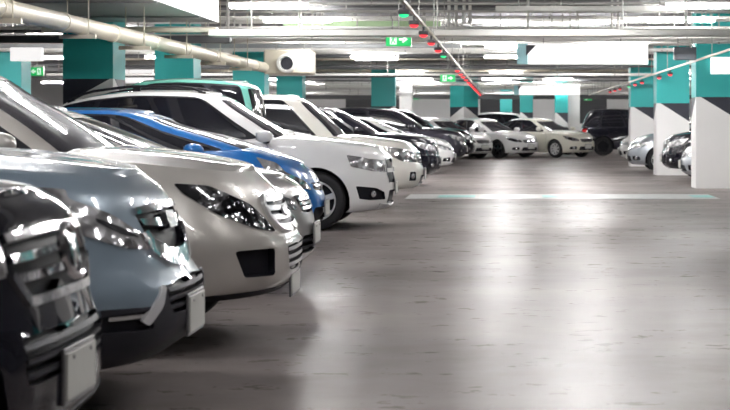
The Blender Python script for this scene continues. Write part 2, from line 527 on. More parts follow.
def build_car(name, sp0, loc, rz, label, cat='car', group=None):
    sp = dict(BASE); sp.update(sp0)
    L, W = sp['L'], sp['W']; x_of = lambda s: L / 2 - s
    root = empty(name, loc, rz, label, cat, group)
    pm = sp['paint']
    low = Lower(sp); made = []
    r, tw = sp['tyre']; ra = r + sp.get('archgap', .055)
    for sw in (sp['fo'], sp['fo'] + sp['wb']):
        pts = []
        for k in range(25):
            a = PI * (k / 24) * 1.16 - PI * .08
            pts.append(low.at_s(sw - ra * math.cos(a), max(low.zb(sw) - .0, r + ra * math.sin(a))))
        pts = [(sw_, v) for sw_, v in pts]
        pts = [(pts[0][0], -.02)] + pts + [(pts[-1][0], -.02)]
        low.cut('arch', pts, None, hole=True)
    body = MB()
    for c in sp.get('cuts', []):
        pts = c['pts']
        low.cut(c['n'], low.poly(pts, c.get('r', .16), c.get('k', 2)), c['m'], c.get('lift', 0), c.get('back', 0), label=c.get('label'))
    low.make(body, root, made)
    # upper skin: bonnet, shoulder and boot lid, laid in rows between the two shoulder lines
    crown = crv(sp.get('crown', [(0, .0), (.3, .03), (1.0, .05), (L - .6, .04), (L, .0)]))
    bed = sp.get('bed')
    rows = []; K = 16
    uu = sorted(set(low.us + [1 + k / 60 for k in range(61)]))
    uu = low.us
    for u in uu:
        p = low.P(u, 1.0); s = L / 2 - p[0]; rw = []
        for k in range(K + 1):
            y = p[1] * (2 * k / K - 1); t = abs(y) / max(1e-6, p[1]) if p[1] > 1e-5 else 1
            z = p[2] + crown(s) * (1 - t ** 2.4)
            hb = sp.get('hoodline')
            if hb: z += hb[0] * math.exp(-((t - hb[1]) / .16) ** 2) * max(0, min(1, (1.35 - s) / .3)) * max(0, min(1, s / .7))
            if bed and s > bed[0] and s < L - .08 and t < .93: z -= bed[1]
            rw.append((p[0], y, z))
        rows.append(rw)
    n = K + 1
    body.add([q for rw in rows for q in rw], [[i * n + k, i * n + k + 1, (i + 1) * n + k + 1, (i + 1) * n + k] for i in range(len(rows) - 1) for k in range(K)], 0)
    # floor pan
    rows = [low.P(u, 0.0) for u in low.us]
    vs = []; 
    for p in rows: vs += [(p[0], -p[1], p[2]), (p[0], p[1], p[2])]
    body.add(vs, [[2 * i, 2 * i + 2, 2 * i + 3, 2 * i + 1] for i in range(len(rows) - 1)], 1)
    # greenhouse
    g = Green(sp, low)
    a = g.uy(sp.get('ws_w', .90))
    va, vb = sp.get('ws_v', (.03, .84))
    g.cut('windscreen', g.poly([(-.05, va), (a, va), (a - .03, vb), (-.05, vb)], .10), WSHIELD, -.004, 0)
    sv = sp.get('sv', (.10, .80))
    wins = sp.get('wins', [(1.02, 1.40), (1.44, 1.80), (1.84, 2.25)])
    if wins:
        g.cut('window_trim', g.poly([(wins[0][0] - .05, sv[0] - .05), (wins[-1][1] + .04, sv[0] - .05), (wins[-1][1] + .03, sv[1] + .035), (wins[0][0] - .02, sv[1] + .035)], .08), sp.get('trim', BLACKP), .002, 0)
        for (ua, ub) in wins:
            g.cut('side_window', g.poly([(ua, sv[0]), (ub, sv[0]), (ub, sv[1]), (ua + sp.get('wlean', 0), sv[1])], .10), TINT, -.003, 0)
    b = 3 - g.uy(.84)
    rv = sp.get('rv', (.12, .82))
    g.cut('rear_window', g.poly([(b, rv[0]), (3.05, rv[0]), (3.05, rv[1]), (b + .02, rv[1])], .10), TINT, -.003, 0)
    g.make(body, root, made)
    rows = []
    for u in g.us:
        p = g.P(u, 1.0)
        rows.append([(p[0], p[1] * (2 * k / 10 - 1), p[2] + sp.get('rcrown', .03) * (1 - (2 * k / 10 - 1) ** 2) * (1 if p[1] > 1e-4 else 0)) for k in range(11)])
    body.add([q for rw in rows for q in rw], [[i * 11 + k, i * 11 + k + 1, (i + 1) * 11 + k + 1, (i + 1) * 11 + k] for i in range(len(rows) - 1) for k in range(10)], 0)
    bo = body.build('body', [pm, BLACKP], root, smooth=sp.get('smooth', 42))
    # wheel wells, wheels
    for sw in (sp['fo'], sp['fo'] + sp['wb']):
        for sg in (1, -1):
            yo = sg * (W / 2 - .03)
            wl = MB(); nn = 18; vs = []
            for k in range(nn + 1):
                aa = PI * k / nn * 1.12 - PI * .06
                for yy in (yo - sg * .05, yo - sg * .36): vs.append((x_of(sw) + (ra + .012) * math.cos(aa), yy, r + (ra + .012) * math.sin(aa)))
            fs = [[2 * k, 2 * k + 1, 2 * k + 3, 2 * k + 2] for k in range(nn)]
            fs.append([2 * k + 1 for k in range(nn + 1)])
            wl.add(vs, fs, 0)
            wl.build('wheel_well', BLACKP, root, fix=False)
            wheel(root, x_of(sw), sg * (W / 2 - tw / 2 - .035), r, tw, sp['rim'], sp['spokes'], sg)
    # mirrors
    if sp['mirrors']:
        ms, mz = sp.get('mirror', (sp['g'][0] + .42, low.zs(sp['g'][0] + .5) + .10))
        for sg in (1, -1):
            y0 = sg * (W / 2 - .01)
            mz += sp.get('mirror_dz', 0) if sg > 0 else -sp.get('mirror_dz', 0)
            mb = MB(); 
            vs = []; fs = []
            secs = [(-.085, .5), (-.07, .82), (-.03, 1.0), (.02, .97), (.07, .8), (.1, .45), (.112, .1)]
            for dx, k in secs:
                for q in range(12):
                    t = 2 * PI * q / 12
                    cy, cz = math.cos(t), math.sin(t)
                    cy = math.copysign(abs(cy) ** .6, cy); cz = math.copysign(abs(cz) ** .6, cz)
                    vs.append((x_of(ms) + dx, y0 + sg * (.13 + .10 * k * cy), mz + .075 * k * cz + .005))
            for i in range(len(secs) - 1):
                for q in range(12):
                    j = (q + 1) % 12
                    fs.append([i * 12 + q, i * 12 + j, (i + 1) * 12 + j, (i + 1) * 12 + q])
            fs += [list(range(12)), [(len(secs) - 1) * 12 + q for q in range(12)]]
            mb.add(vs, fs, 0)
            mb.box((x_of(ms) + .01, y0 + sg * .01, mz - .065), (.07, .12, .035), 1, bev=.01)
            mo = mb.build('wing_mirror', [sp.get('mirror_m', pm), BLACKP], root, smooth=50)
            gl = MB().box((x_of(ms) - .088, y0 + sg * .13, mz + .005), (.006, .13, .09), 0, bev=.002)
            gl.build('mirror_glass', CHROME, mo)
    def frontbox(nm, y, z, dy, dz, dx, mat, off=.0, bev=.006, parent=root, label=None):
        p, nn = low.pt(y, z)
        yaw = math.atan2(nn.y, nn.x)
        mb = MB().box((0, 0, 0), (dx, dy, dz), 0, bev=bev)
        o = mb.build(nm, mat, parent, smooth=35)
        o.location = p + Vector((math.cos(yaw), math.sin(yaw), 0)) * off; o.rotation_euler = (0, 0, yaw)
        if label: tag(o, label)
        return o
    # licence plate
    if sp.get('plate'):
        z, w_, h_ = sp['plate']
        po = frontbox('licence_plate', 0, z, w_, h_, .012, PLATE, sp.get('plate_off', .022), .003)
        fr = MB().box((-.008, 0, 0), (.012, w_ + .03, h_ + .03), 0, bev=.003)
        for yy in (-w_ * .3, w_ * .3):
            fr.box((.007, yy, h_ * .38), (.006, .012, .012), 0)
        fr.build('plate_frame', FRAME, po)
    if sp.get('emblem'):
        z, rad = sp['emblem']
        p, nn = low.pt(0, z)
        mb = MB()
        pts = [(0, rad * 1.25 * math.cos(2 * PI * k / 24), rad * math.sin(2 * PI * k / 24)) for k in range(25)]
        mb.tube(pts, rad * .17, seg=8, caps=False)
        mb.lathe([(.001, .012), (rad * .5, .008), (rad * 1.0, -.012)], axis='X', seg=24)
        for dy in (-.42, .42): mb.box((0.004, dy * rad, 0), (.012, rad * .22, rad * 1.3), 0, bev=.003)
        mb.box((0.004, 0, 0), (.012, rad * .84, rad * .22), 0, bev=.003)
        o = mb.build('emblem', CHROME, root, smooth=40); o.location = p + Vector((.02, 0, 0)) + Vector((sp.get('emblem_off', 0), 0, 0))
        o.rotation_euler = (0, -math.asin(max(-1, min(1, nn.z))), 0)
    for (y, z, rad) in sp.get('fogs', []):
        for sg in (1, -1):
            p, nn = low.pt(sg * y, z)
            mb = MB().lathe([(.001, .012), (rad * .6, .010), (rad * .92, .0), (rad, -.006)], axis='X', seg=20)
            mb.lathe([(rad, .004), (rad * 1.14, .002), (rad * 1.2, -.01)], axis='X', seg=20, m=1)
            o = mb.build('fog_lamp', [FOG, CHROME if sp.get('fogring') else BLACKP], root, smooth=40)
            o.location = p + nn * sp.get('fogoff', -.012); o.rotation_euler = (0, -math.asin(nn.z), math.atan2(nn.y, nn.x))
    # wipers
    if sp['detail']:
        for (ya, yb) in ((.15, .62), (-.55, -.02)):
            pts = []
            for k in range(7):
                y = ya + (yb - ya) * k / 6
                uu_ = g.uy(min(.97, abs(y) / g.w0)); p = Vector(g.P(uu_, .035 + .02 * k / 6)); nn = g.normal(uu_, .05)
                pts.append(Vector((p.x + .02, y, p.z + .012)))
            MB().tube(pts, .009, seg=6).build('wiper', BLACKP, root, smooth=40)
        # door handles
        for s_ in sp.get('handles', [sp['fo'] + 1.25, sp['fo'] + 2.2]):
            for sg in (1, -1):
                u, v = low.at_s(s_, low.zs(s_) - .14)
                p = low.P(u, v)
                MB().box((p[0], sg * (p[1] + .018), p[2]), (.17, .022, .03), 0, bev=.008).build('door_handle', sp.get('handle_m', pm), root, smooth=40)
    if sp.get('rails'):
        for sg in (1, -1):
            pts = []
            sa, sb = sp['g'][1] + .25, sp['g'][3] - .15
            for k in range(13):
                s = sa + (sb - sa) * k / 12
                zz = g.zr(s) + .015 + .05 * min(1, math.sin(PI * k / 12) * 3)
                pts.append((x_of(s), sg * (g.w1 - .12), zz))
            mb = MB().tube(pts, .017, seg=8)
            for k in (0, 12, 6):
                mb.box((pts[k][0], pts[k][1], pts[k][2] - .03), (.09, .03, .06), 0)
            mb.build('roof_rail', sp['rails'], root, smooth=40)
    if sp.get('fin'):
        s = sp['g'][3] - .2
        MB().add([(x_of(s) + .12, 0, 0), (x_of(s) - .06, .02, 0), (x_of(s) - .06, -.02, 0), (x_of(s) - .06, 0, .08), (x_of(s) + .0, 0, .06)], [[0, 1, 4], [1, 3, 4], [0, 4, 2], [2, 4, 3], [1, 2, 3]], 0)
    for fn in sp.get('extra', []): fn(root, low, g, sp)
    return root, low, g
# ------------------------------------------------------------------ materials of the place
CONC = pmat('ceiling_concrete', (.27, .27, .275), .85, noise=.2, nscale=1.4, bump=.15)
WHITEP = pmat('white_paint', (.80, .79, .78), .55, noise=.03, nscale=2)
GREYW = pmat('grey_wall_paint', (.13, .13, .14), .7, noise=.1, nscale=1)  # walls darkened to keep reflections in the near cars dim
TEALP = pmat('teal_paint', (.028, .41, .395), .45, noise=.06, nscale=2)
NAVYP = pmat('black_paint', (.016, .018, .030), .45, noise=.1, nscale=2)
PIPE_G = pmat('galvanised_pipe', (.55, .54, .51), .35, .55, noise=.12, nscale=6)
PIPE_W = pmat('white_pipe', (.80, .79, .75), .4, noise=.05, nscale=4)
PIPE_B = pmat('beige_pipe', (.60, .55, .44), .45, noise=.07, nscale=3)
PIPE_D = pmat('dark_pipe', (.10, .10, .105), .5, noise=.1, nscale=3)
DUCTG = pmat('grey_duct', (.40, .41, .42), .45, .3, noise=.08, nscale=2)
STEEL = pmat('hanger_steel', (.42, .41, .39), .4, .6)
SLATE = pmat('slate_panel', (.055, .065, .085), .4)
LOUV = pmat('dark_shutter', (.05, .05, .055), .5, noise=.15, nscale=3)
SIGNW = pmat('sign_white', (.85, .85, .85), .4, emis=(1, .98, .97), es=.36)
CYANP = pmat('sign_cyan', (.45, .80, .85), .4)
TUBE = pmat('fluorescent_tube', (1, 1, 1), .4, emis=(1.0, .985, .98), es=TUBE_POWER)
GREENS = pmat('exit_green', (.01, .45, .12), .4, emis=(.0, .50, .10), es=.3)
WHITES = pmat('exit_white', (.9, .95, .9), .4, emis=(.85, 1, .9), es=.3)
REDL = pmat('red_indicator', (.8, .02, .03), .3, emis=(1, .05, .06), es=.75)
GRNL = pmat('green_indicator', (.02, .5, .12), .3, emis=(.03, .8, .3), es=.6)
TEALL = pmat('teal_marking', (.10, .45, .42), .35, noise=.25, nscale=5)
WHITEL = pmat('white_marking', (.40, .40, .40), .4, noise=.3, nscale=5)

def floor_material():
    m = D.materials.new('polished_concrete'); m.use_nodes = True
    nt = m.node_tree; b = nt.nodes['Principled BSDF']; N = nt.nodes.new; L = nt.links.new
    tc = N('ShaderNodeTexCoord')
    mp = N('ShaderNodeMapping'); mp.inputs['Scale'].default_value = (.35, .5, 1); L(tc.outputs['Object'], mp.inputs['Vector'])
    n1 = N('ShaderNodeTexNoise'); n1.inputs['Scale'].default_value = 1.2; n1.inputs['Detail'].default_value = 7; n1.inputs['Roughness'].default_value = .62
    L(mp.outputs['Vector'], n1.inputs['Vector'])
    mp2 = N('ShaderNodeMapping'); mp2.inputs['Scale'].default_value = (.7, 1.1, 1); L(tc.outputs['Object'], mp2.inputs['Vector'])
    n2 = N('ShaderNodeTexNoise'); n2.inputs['Scale'].default_value = 4; n2.inputs['Detail'].default_value = 8; n2.inputs['Roughness'].default_value = .7
    L(mp2.outputs['Vector'], n2.inputs['Vector'])
    rp = N('ShaderNodeValToRGB')
    rp.color_ramp.elements[0].position = .32; rp.color_ramp.elements[0].color = (.135, .115, .110, 1)
    rp.color_ramp.elements[1].position = .68; rp.color_ramp.elements[1].color = (.275, .242, .232, 1)
    L(n1.outputs['Fac'], rp.inputs['Fac'])
    mx = N('ShaderNodeMix'); mx.data_type = 'RGBA'; mx.blend_type = 'OVERLAY'; mx.inputs['Factor'].default_value = .16
    L(rp.outputs['Color'], mx.inputs['A']); L(n2.outputs['Fac'], mx.inputs['B'])
    L(mx.outputs['Result'], b.inputs['Base Color'])
    r2 = N('ShaderNodeMapRange'); r2.inputs['From Min'].default_value = .3; r2.inputs['From Max'].default_value = .7
    r2.inputs['To Min'].default_value = .24; r2.inputs['To Max'].default_value = .38
    L(n2.outputs['Fac'], r2.inputs['Value']); L(r2.outputs['Result'], b.inputs['Roughness'])
    bp = N('ShaderNodeBump'); bp.inputs['Strength'].default_value = .025; bp.inputs['Distance'].default_value = .01
    L(n2.outputs['Fac'], bp.inputs['Height']); L(bp.outputs['Normal'], b.inputs['Normal'])
    b.inputs['Specular IOR Level'].default_value = .5
    df = N('ShaderNodeBsdfDiffuse'); L(mx.outputs['Result'], df.inputs['Color'])
    ms = N('ShaderNodeMixShader'); ms.inputs['Fac'].default_value = .42
    L(df.outputs['BSDF'], ms.inputs[1]); L(b.outputs['BSDF'], ms.inputs[2])
    L(ms.outputs['Shader'], nt.nodes['Material Output'].inputs['Surface'])
    return m

def X(px, d): return (px - VX) * d / F
def Z(py, d): return EYE + (VY - py) * d / F

# ------------------------------------------------------------------ room shell
def structure(name, mb, mats, **k):
    return tag(mb.build(name, mats, **k), kind='structure')
X0, X1, Y0, Y1, ZC = -26.0, 10.5, -7.0, 86.0, 3.62
structure('floor', MB().box(((X0 + X1) / 2, (Y0 + Y1) / 2, -.1), (X1 - X0, Y1 - Y0, .2)), floor_material())
structure('ceiling', MB().box(((X0 + X1) / 2, (Y0 + Y1) / 2, ZC + .1), (X1 - X0, Y1 - Y0, .2)), CONC)
structure('wall_back', MB().box(((X0 + X1) / 2, Y1 + .1, ZC / 2), (X1 - X0, .2, ZC)), WHITEP)
structure('wall_front', MB().box(((X0 + X1) / 2, Y0 - .1, ZC / 2), (X1 - X0, .2, ZC)), GREYW)
structure('wall_left', MB().box((X0 - .1, (Y0 + Y1) / 2, ZC / 2), (.2, Y1 - Y0, ZC)), WHITEP)
structure('wall_right', MB().box((X1 + .1, (Y0 + Y1) / 2, ZC / 2), (.2, Y1 - Y0, ZC)), GREYW)  # brought close and dark for darker reflections in the near cars
k = 0
for (xa, xb, za, zb_) in ((-1.3, .9, 1.2, 2.75), (3.3, 5.2, 1.3, 2.7), (-8.3, -5.6, .9, 2.6), (-15, -11.5, .9, 2.6)):
    k += 1
    mb = MB()
    n = int((zb_ - za) / .12)
    for i in range(n):
        mb.box(((xa + xb) / 2, Y1 - .06, za + (i + .5) * (zb_ - za) / n), (xb - xa, .07, (zb_ - za) / n * .8))
    mb.box(((xa + xb) / 2, Y1 - .02, (za + zb_) / 2), (xb - xa + .1, .03, zb_ - za + .1))
    structure('window_%d' % k, mb, LOUV)
# cross beams under the slab
k = 0
for d, h, wd in ((30.0, .30, .5), (40.2, .28, .5), (48.2, .28, .5), (56.4, .28, .5), (65.0, .3, .5), (74.0, .3, .5), (12.0, .3, .5), (3.0, .3, .5)):
    k += 1
    structure('trim_%d' % k, MB().box(((X0 + X1) / 2, d, ZC - h / 2), (X1 - X0, wd, h)), CONC)

# ------------------------------------------------------------------ columns
def column(xl, xr, d, dep, zt, side, label, drop=.47, rz=0, cxy=None, group=None):
    """white column with a teal head; a white peak climbs to the lane-side corner of the face. side: +1 peak at the right edge"""
    w = xr - xl; top = ZC
    mb = MB()
    def face(o, ux, peak_right, dropw):
        # face in (a, z), a 0..1 along ux from o
        zl, zr_ = (zt - dropw, zt + .05) if peak_right else (zt + .05, zt - dropw)
        zl = max(.2, zl); zr_ = max(.2, zr_)
        kk = .12 if not peak_right else .88
        def p(a, z): return (o[0] + ux[0] * a, o[1] + ux[1] * a, z)
        if peak_right:
            mb.add([p(0, 0), p(1, 0), p(1, zt), p(.94, zt), p(0, zl)], [[0, 1, 2, 3, 4]], 0)
            mb.add([p(0, zl), p(.94, zt), p(0, zt)], [[0, 1, 2]], 1)
            mb.add([p(0, zt), p(.94, zt), p(1, zt), p(1, top), p(0, top)], [[0, 1, 2, 3, 4]], 2)
        else:
            mb.add([p(0, 0), p(1, 0), p(1, zr_), p(.12, zt), p(0, zt)], [[0, 1, 2, 3, 4]], 0)
            mb.add([p(1, zr_), p(1, zt), p(.12, zt)], [[0, 1, 2]], 1)
            mb.add([p(0, zt), p(.12, zt), p(1, zt), p(1, top), p(0, top)], [[0, 1, 2, 3, 4]], 2)
    A, B, C, E = (-w / 2, -dep / 2), (w / 2, -dep / 2), (w / 2, dep / 2), (-w / 2, dep / 2)
    def go(P, Q, pr, dr): face(P, (Q[0] - P[0], Q[1] - P[1]), pr, dr)
    pr = side > 0
    go(A, B, pr, drop); go(B, C, not pr, drop); go(C, E, pr, drop); go(E, A, not pr, drop)
    cx, cy = cxy or ((xl + xr) / 2, d + dep / 2)
    o = mb.build('column', [WHITEP, NAVYP, TEALP], None, loc=(cx, cy, 0))
    o.rotation_euler = (0, 0, rz)
    return tag(o, label, 'column', group or 'painted concrete columns')
column(-7.17, -6.36, 26.7, .86, 2.03, 1, 'teal, black and white column behind the silver-grey car, beside the white SUV roof', .42)
column(-7.45, -6.63, 35.0, .86, 2.0, 1, 'plain teal column rising behind the teal vehicle roof')
column(-7.12, -6.3, 43.0, .86, 1.99, 1, 'teal column above the front end of the teal vehicle')
column(-7.12, -6.32, 51.2, .86, 1.96, 1, 'teal column with a white peak directly behind the white pickup cab')
column(-4.9, -4.03, 60.0, .5, 1.9, 1, 'teal column with a white peak above the roof of the black SUV')
column(0, .8, 66, .8, 1.93, -1, 'teal column turned corner-on behind the first white sedan of the far row', .42, rz=math.radians(45), cxy=(X(464, 66), 66.2))
column(-12.9, -12.05, 41.0, .86, 2.0, 1, 'teal column at the left edge beside the white hanging panel')
column(3.80, 4.62, 33.0, .86, 1.83, -1, 'large white column with teal head on the right, nearest of its row', .44)
column(3.76, 4.58, 41.2, .86, 1.80, -1, 'second column of the right row, between the silver hatchback and the black car', .46)
column(3.74, 4.56, 49.5, .86, 1.78, -1, 'third column of the right row, beside the far black van', .46)
column(3.9, 4.7, 24.6, .86, 1.83, -1, 'column added unseen to the right row, just outside the view, for car reflections')  # out of view, added only to show in the near cars' bodywork
column(3.9, 4.7, 16.3, .86, 1.83, -1, 'column added unseen to the right row, well outside the view, for car reflections')  # likewise unseen, added as a reflection on the near bodywork
column(X(520, 72), X(533, 72), 72, .6, 1.75, -1, 'small teal and white column far back above the second white sedan', .4)
column(X(555, 70), X(568, 70), 70, .7, 1.72, -1, 'teal and white column far back above the cream sedan', .45)
column(X(500, 78), X(512, 78), 78, .6, 1.8, 1, 'farthest teal column near the back wall, above the white sedans', .4)
tag(MB().box((X(574, 70.6), 70.9, ZC / 2), (.5, .6, ZC)).build('pier', WHITEP), 'plain white pier right of the teal column above the cream sedan', 'pier')
tag(MB().box((X(406, 65.6), 65.7, ZC / 2), (.5, .5, ZC)).build('pier', WHITEP), 'plain white pier beside the teal column above the black SUV', 'pier')

# ------------------------------------------------------------------ floor marking
def marking(name, mat, xa, xb, ya, yb, label, z=.003):
    o = MB().box(((xa + xb) / 2, (ya + yb) / 2, z), (xb - xa, yb - ya, .004)).build(name, mat)
    return tag(o, label, 'floor marking')
marking('walkway_band', WHITEL, -1.75, 3.7, 28.5, 30.3, 'pale painted walkway band crossing the lane')
for a, b, lb in ((-1.2, -.55, 'teal painted dash on the walkway band nearest the white pickup'), (.65, 1.5, 'teal painted dash in the middle of the walkway band'), (3.3, 3.68, 'teal painted dash on the walkway band by the right column')):
    marking('walkway_dash', TEALL, a, b, 29.0, 29.8, lb, .0074)

# ------------------------------------------------------------------ ceiling services
rnd = random.Random(7)
BAD = [(23.7, 24.3), (31.7, 32.2), (36.3, 37.3), (53.3, 54.0), (73.4, 74), (29.05, 29.5), (28.5, 28.7), (36.3, 40.2), (46.0, 46.6), (65.3, 66.1), (27.85, 28.45), (44.0, 45.6), (26.2, 27.9), (32.7, 34.2), (34.7, 36.2), (40.8, 44.2), (49.1, 52.4), (57.4, 61.4), (30.4, 31.6), (65.2, 69.0), (69.7, 73.0), (77.5, 79)]
LAMPS = []
for d in (0.5, 4.5, 8.5, 12.5, 16.5, 20.4, 22.8): LAMPS += [(-3.7, d)] + ([(.9, d)] if d > 3 else [])
for d in (2.5, 6.5): LAMPS += [(-6.4, d)]
for d in (25.7, 29.3): LAMPS += [(-3.7, d), (3.1, d)]
for i_, d in enumerate((32.3, 34.4, 37.5, 39.3, 45.8, 47.2, 52.6, 55.0, 61.7, 64.1, 69.3, 75.6, 80.0)):
    LAMPS += [(-3.7, d), (6.6, d), (-9.4, d)] + ([(-.4 + .5 * (i_ % 2), d), (2.2 - .6 * (i_ % 2), d)] if d < 41 or d > 66 else [(2.4 * (i_ % 2), d)])
for d in (30.9, 38.0, 46.4, 54.2, 63.0, 75.0): LAMPS += [(-12.5, d), (-16.5, d), (-20.5, d)]
LAMPS += [(7.0, 18.0), (7.0, 29.3)]
LAMPS = [(x, d) for x, d in LAMPS if not (x < -4 and d < 26.4) and abs(d - 53.4) > .9]
LAMPD = sorted({d for x, d in LAMPS})
def lamp(x, d, z):
    t = empty('ceiling_light', (x, d, z), 0, 'twin tube fluorescent batten hung under the ceiling slab', 'ceiling light', 'fluorescent battens')
    MB().prism([(-.62, 0.07), (-.62, .02), (.62, .02), (.62, .07)], -.03, .03).build('housing', PIPE_W, t)
    for yy in (-.06, .06):
        MB().tube([(-.59, yy, 0), (.59, yy, 0)], .016, seg=8).build('tube', TUBE, t, smooth=50)
    for xx in (-.45, .45):
        MB().tube([(xx, 0, .06), (xx, 0, ZC - z)], .006, seg=6).build('rod', STEEL, t)
    return t
for x, d in LAMPS: lamp(x, d, 3.12)

RODS = [15.3 + 4 * q for q in range(15)] + [25.0 + 4 * q for q in range(12)]
rows = []
y = 1.0; i = 0
while y < 94:
    lo = max(27.9, (2.68 - EYE) * F / (VY - y)); hi = min(74.0, (3.42 - EYE) * F / (VY - y))
    for _ in range(60):
        d = rnd.uniform(lo, hi)
        r = rnd.choice([.022, .03, .03, .04, .055, .08, .11])
        z = Z(y, d)
        if any(a - r - .05 < d < b + r + .05 for a, b in BAD): continue
        if any(abs(d - q) < .16 + r and abs(z - 3.14) < .14 + r for q in LAMPD): continue
        if any(abs(d - a) < r * 1.25 + rr * 1.25 + .035 for a, zz, rr in rows): continue
        if any(abs(d - q) < r * 1.25 + .04 for q in RODS): continue
        if z + r > 3.28: 
            if any(abs(d - b) < .25 + r + .05 for b in (30.0, 40.2, 48.2, 56.4, 65.0, 74.0)): continue
        rows.append((d, z, r)); break
    y += rnd.uniform(1.5, 2.5); i += 1
PK = [('pale', PIPE_W), ('galvanised', PIPE_G), ('dark', PIPE_D), ('beige', PIPE_B), ('pale', PIPE_W)]
for i, (d, z, r) in enumerate(rows):
    nm, mt = PK[rnd.randrange(5)]
    xa = -4.35 if d < 26.3 else -13.5
    xb = 10.3
    big = r > .05
    lab = ('thick ' if big else 'thin ') + nm + (' pipe' if big else ' conduit') + ' running straight across under the ceiling'
    o = empty('pipe' if big else 'conduit', (0, d, z), 0, lab, 'pipe', nm + (' pipes' if big else ' conduits') + ' across the ceiling')
    mb = MB().tube([(xa, 0, 0), (xb, 0, 0)], r, seg=12)
    xx = xa + rnd.uniform(.5, 2.5)
    while xx < xb:
        if rnd.random() < .4: mb.lathe([(r, -.04), (r * 1.25 + .006, -.035), (r * 1.25 + .006, .035), (r, .04)], (xx, 0, 0), 'X', 12)
        xx += 2.0
    mb.build('run', mt, o, smooth=40)
    xx = xa + rnd.uniform(.3, 2.0)
    while xx < min(xb, 6.5):
        h = MB().tube([(0, 0, r * .6), (0, 0, ZC - z)], .013, seg=6)
        h.lathe([(r + .003, -.012), (r + .010, -.012), (r + .010, .012), (r + .003, .012)], axis='X', seg=12)
        h.build('hanger', STEEL, o, loc=(xx, 0, 0))
        xx += rnd.uniform(1.6, 3.6)

def run_along(name, x, z, r, ya, yb, mat, label, step=3.0, saddle=True):
    o = empty(name, (x, ya, z), 0, label, 'pipe')
    mb = MB().tube([(0, 0, 0), (0, yb - ya, 0)], r, seg=20)
    yy = 1.0
    while yy < yb - ya:
        mb.lathe([(r, -.05), (r * 1.1, -.045), (r * 1.1, .045), (r, .05)], (0, yy, 0), 'Y', 20)
        yy += step * .8
    mb.build('run', mat, o, smooth=40)
    yy = .5
    while yy < yb - ya:
        h = MB()
        for sx in (-1, 1): h.tube([(sx * (r + .02), 0, -r - .02), (sx * (r + .02), 0, (2.9 if x < -4.5 and ya + yy < 26.2 else ZC) - z)], .008, seg=6)
        h.box((0, 0, -r - .025), (2 * r + .22, .06, .05))
        h.build('hanger', PIPE_B, o, loc=(0, yy, 0))
        yy += step
    return o
run_along('drain_pipe', -5.06, 2.47, .105, 13.0, 34.5, PIPE_B, 'long beige drain pipe slung along the left side under the white duct')
# air duct with a white side, seen from below at the upper left
o = empty('air_duct', (-6.8, 10, 2.9), 0, 'big rectangular air duct with white side face and grey underside', 'duct')
MB().box((0, 8.0, .30), (4.5, 16.0, .598)).build('duct_box', DUCTG, o)
MB().box((2.262, 8.0, .30), (.02, 16.0, .60)).build('side_panel', WHITEP, o)
for yy in (2.5, 5.5, 8.5, 11.5, 14.5): MB().box((0, yy, -.012), (4.5, .05, .022)).build('flange', DUCTG, o)
tag(MB().box((-8.0, 28.2, 2.74), (6.6, .25, .12), bev=.01).build('cable_tray', PIPE_D), 'dark tray crossing just in front of the second teal column', 'cable tray')
tag(MB().box((-5.6, 24.6, 2.70), (2.6, .22, .07), bev=.01).build('cable_tray', PIPE_B), 'short beige tray under the drain pipe at the upper left', 'cable tray')
# wide grey ducts and trays crossing the lane
def cross(name, xa, xb, py0, py1, d, dep, mat, label, cat):
    za, zb_ = Z(py1, d), Z(py0, d)
    o = empty(name, ((xa + xb) / 2, d + dep / 2, (za + zb_) / 2), 0, label, cat)
    MB().box((0, 0, 0), (xb - xa, dep, zb_ - za), bev=.01).build('run', mat, o)
    q = -(xb - xa) / 2 + .6
    while q < (xb - xa) / 2:
        MB().tube([(q, 0, (zb_ - za) * .45), (q, 0, ZC - (za + zb_) / 2)], .012, seg=6).build('hanger', STEEL, o); q += 2.7
    return o
cross('cable_tray', -4.3, 10.3, 29, 36, 23.8, .4, PIPE_G, 'wide galvanised tray crossing high above the lane', 'cable tray')
cross('air_duct', -13, -1.0, 38, 48, 36.6, .6, DUCTG, 'grey duct crossing behind the white duct at mid height', 'duct')
cross('cable_tray', -13, 10.3, 48, 50, 36.4, .1, PIPE_W, 'slim white rail along the lower edge of the grey duct', 'cable tray')
cross('cable_tray', -13, 10.3, 34, 41, 31.8, .35, PIPE_W, 'broad pale tray running just above the large white sign', 'cable tray')
cross('air_duct', -13, 10.3, 65, 69, 53.4, .5, DUCTG, 'far grey duct crossing between the two white signs', 'duct')
cross('cable_tray', -13, 10.3, 95, 99, 73.5, .4, PIPE_D, 'dark tray low across the far end above the sedans', 'cable tray')
cross('air_duct', -4.1, -1.2, 21, 28, 30.35, .25, pmat('pale_green_duct', (.45, .62, .36), .5, noise=.1, nscale=3), 'pale green duct section high behind the white duct', 'duct')
# ladder tray with rungs at the top right
o = empty('ladder_tray', (X(590, 27.95), 28.1, Z(9, 28)), 0, 'ladder tray with open rungs at the top above the large sign', 'cable tray')
for yy in (-.2, .2): MB().box((0, yy, 0), (3.2, .03, .09)).build('rail', PIPE_G, o)
for q in (-1.2, 1.2): MB().tube([(q, 0, .03), (q, 0, ZC - Z(9, 28))], .012, seg=6).build('rod', STEEL, o)
for k in range(15): MB().box((-1.5 + k * .21, 0, -.01), (.035, .4, .03)).build('rung', PIPE_G, o)
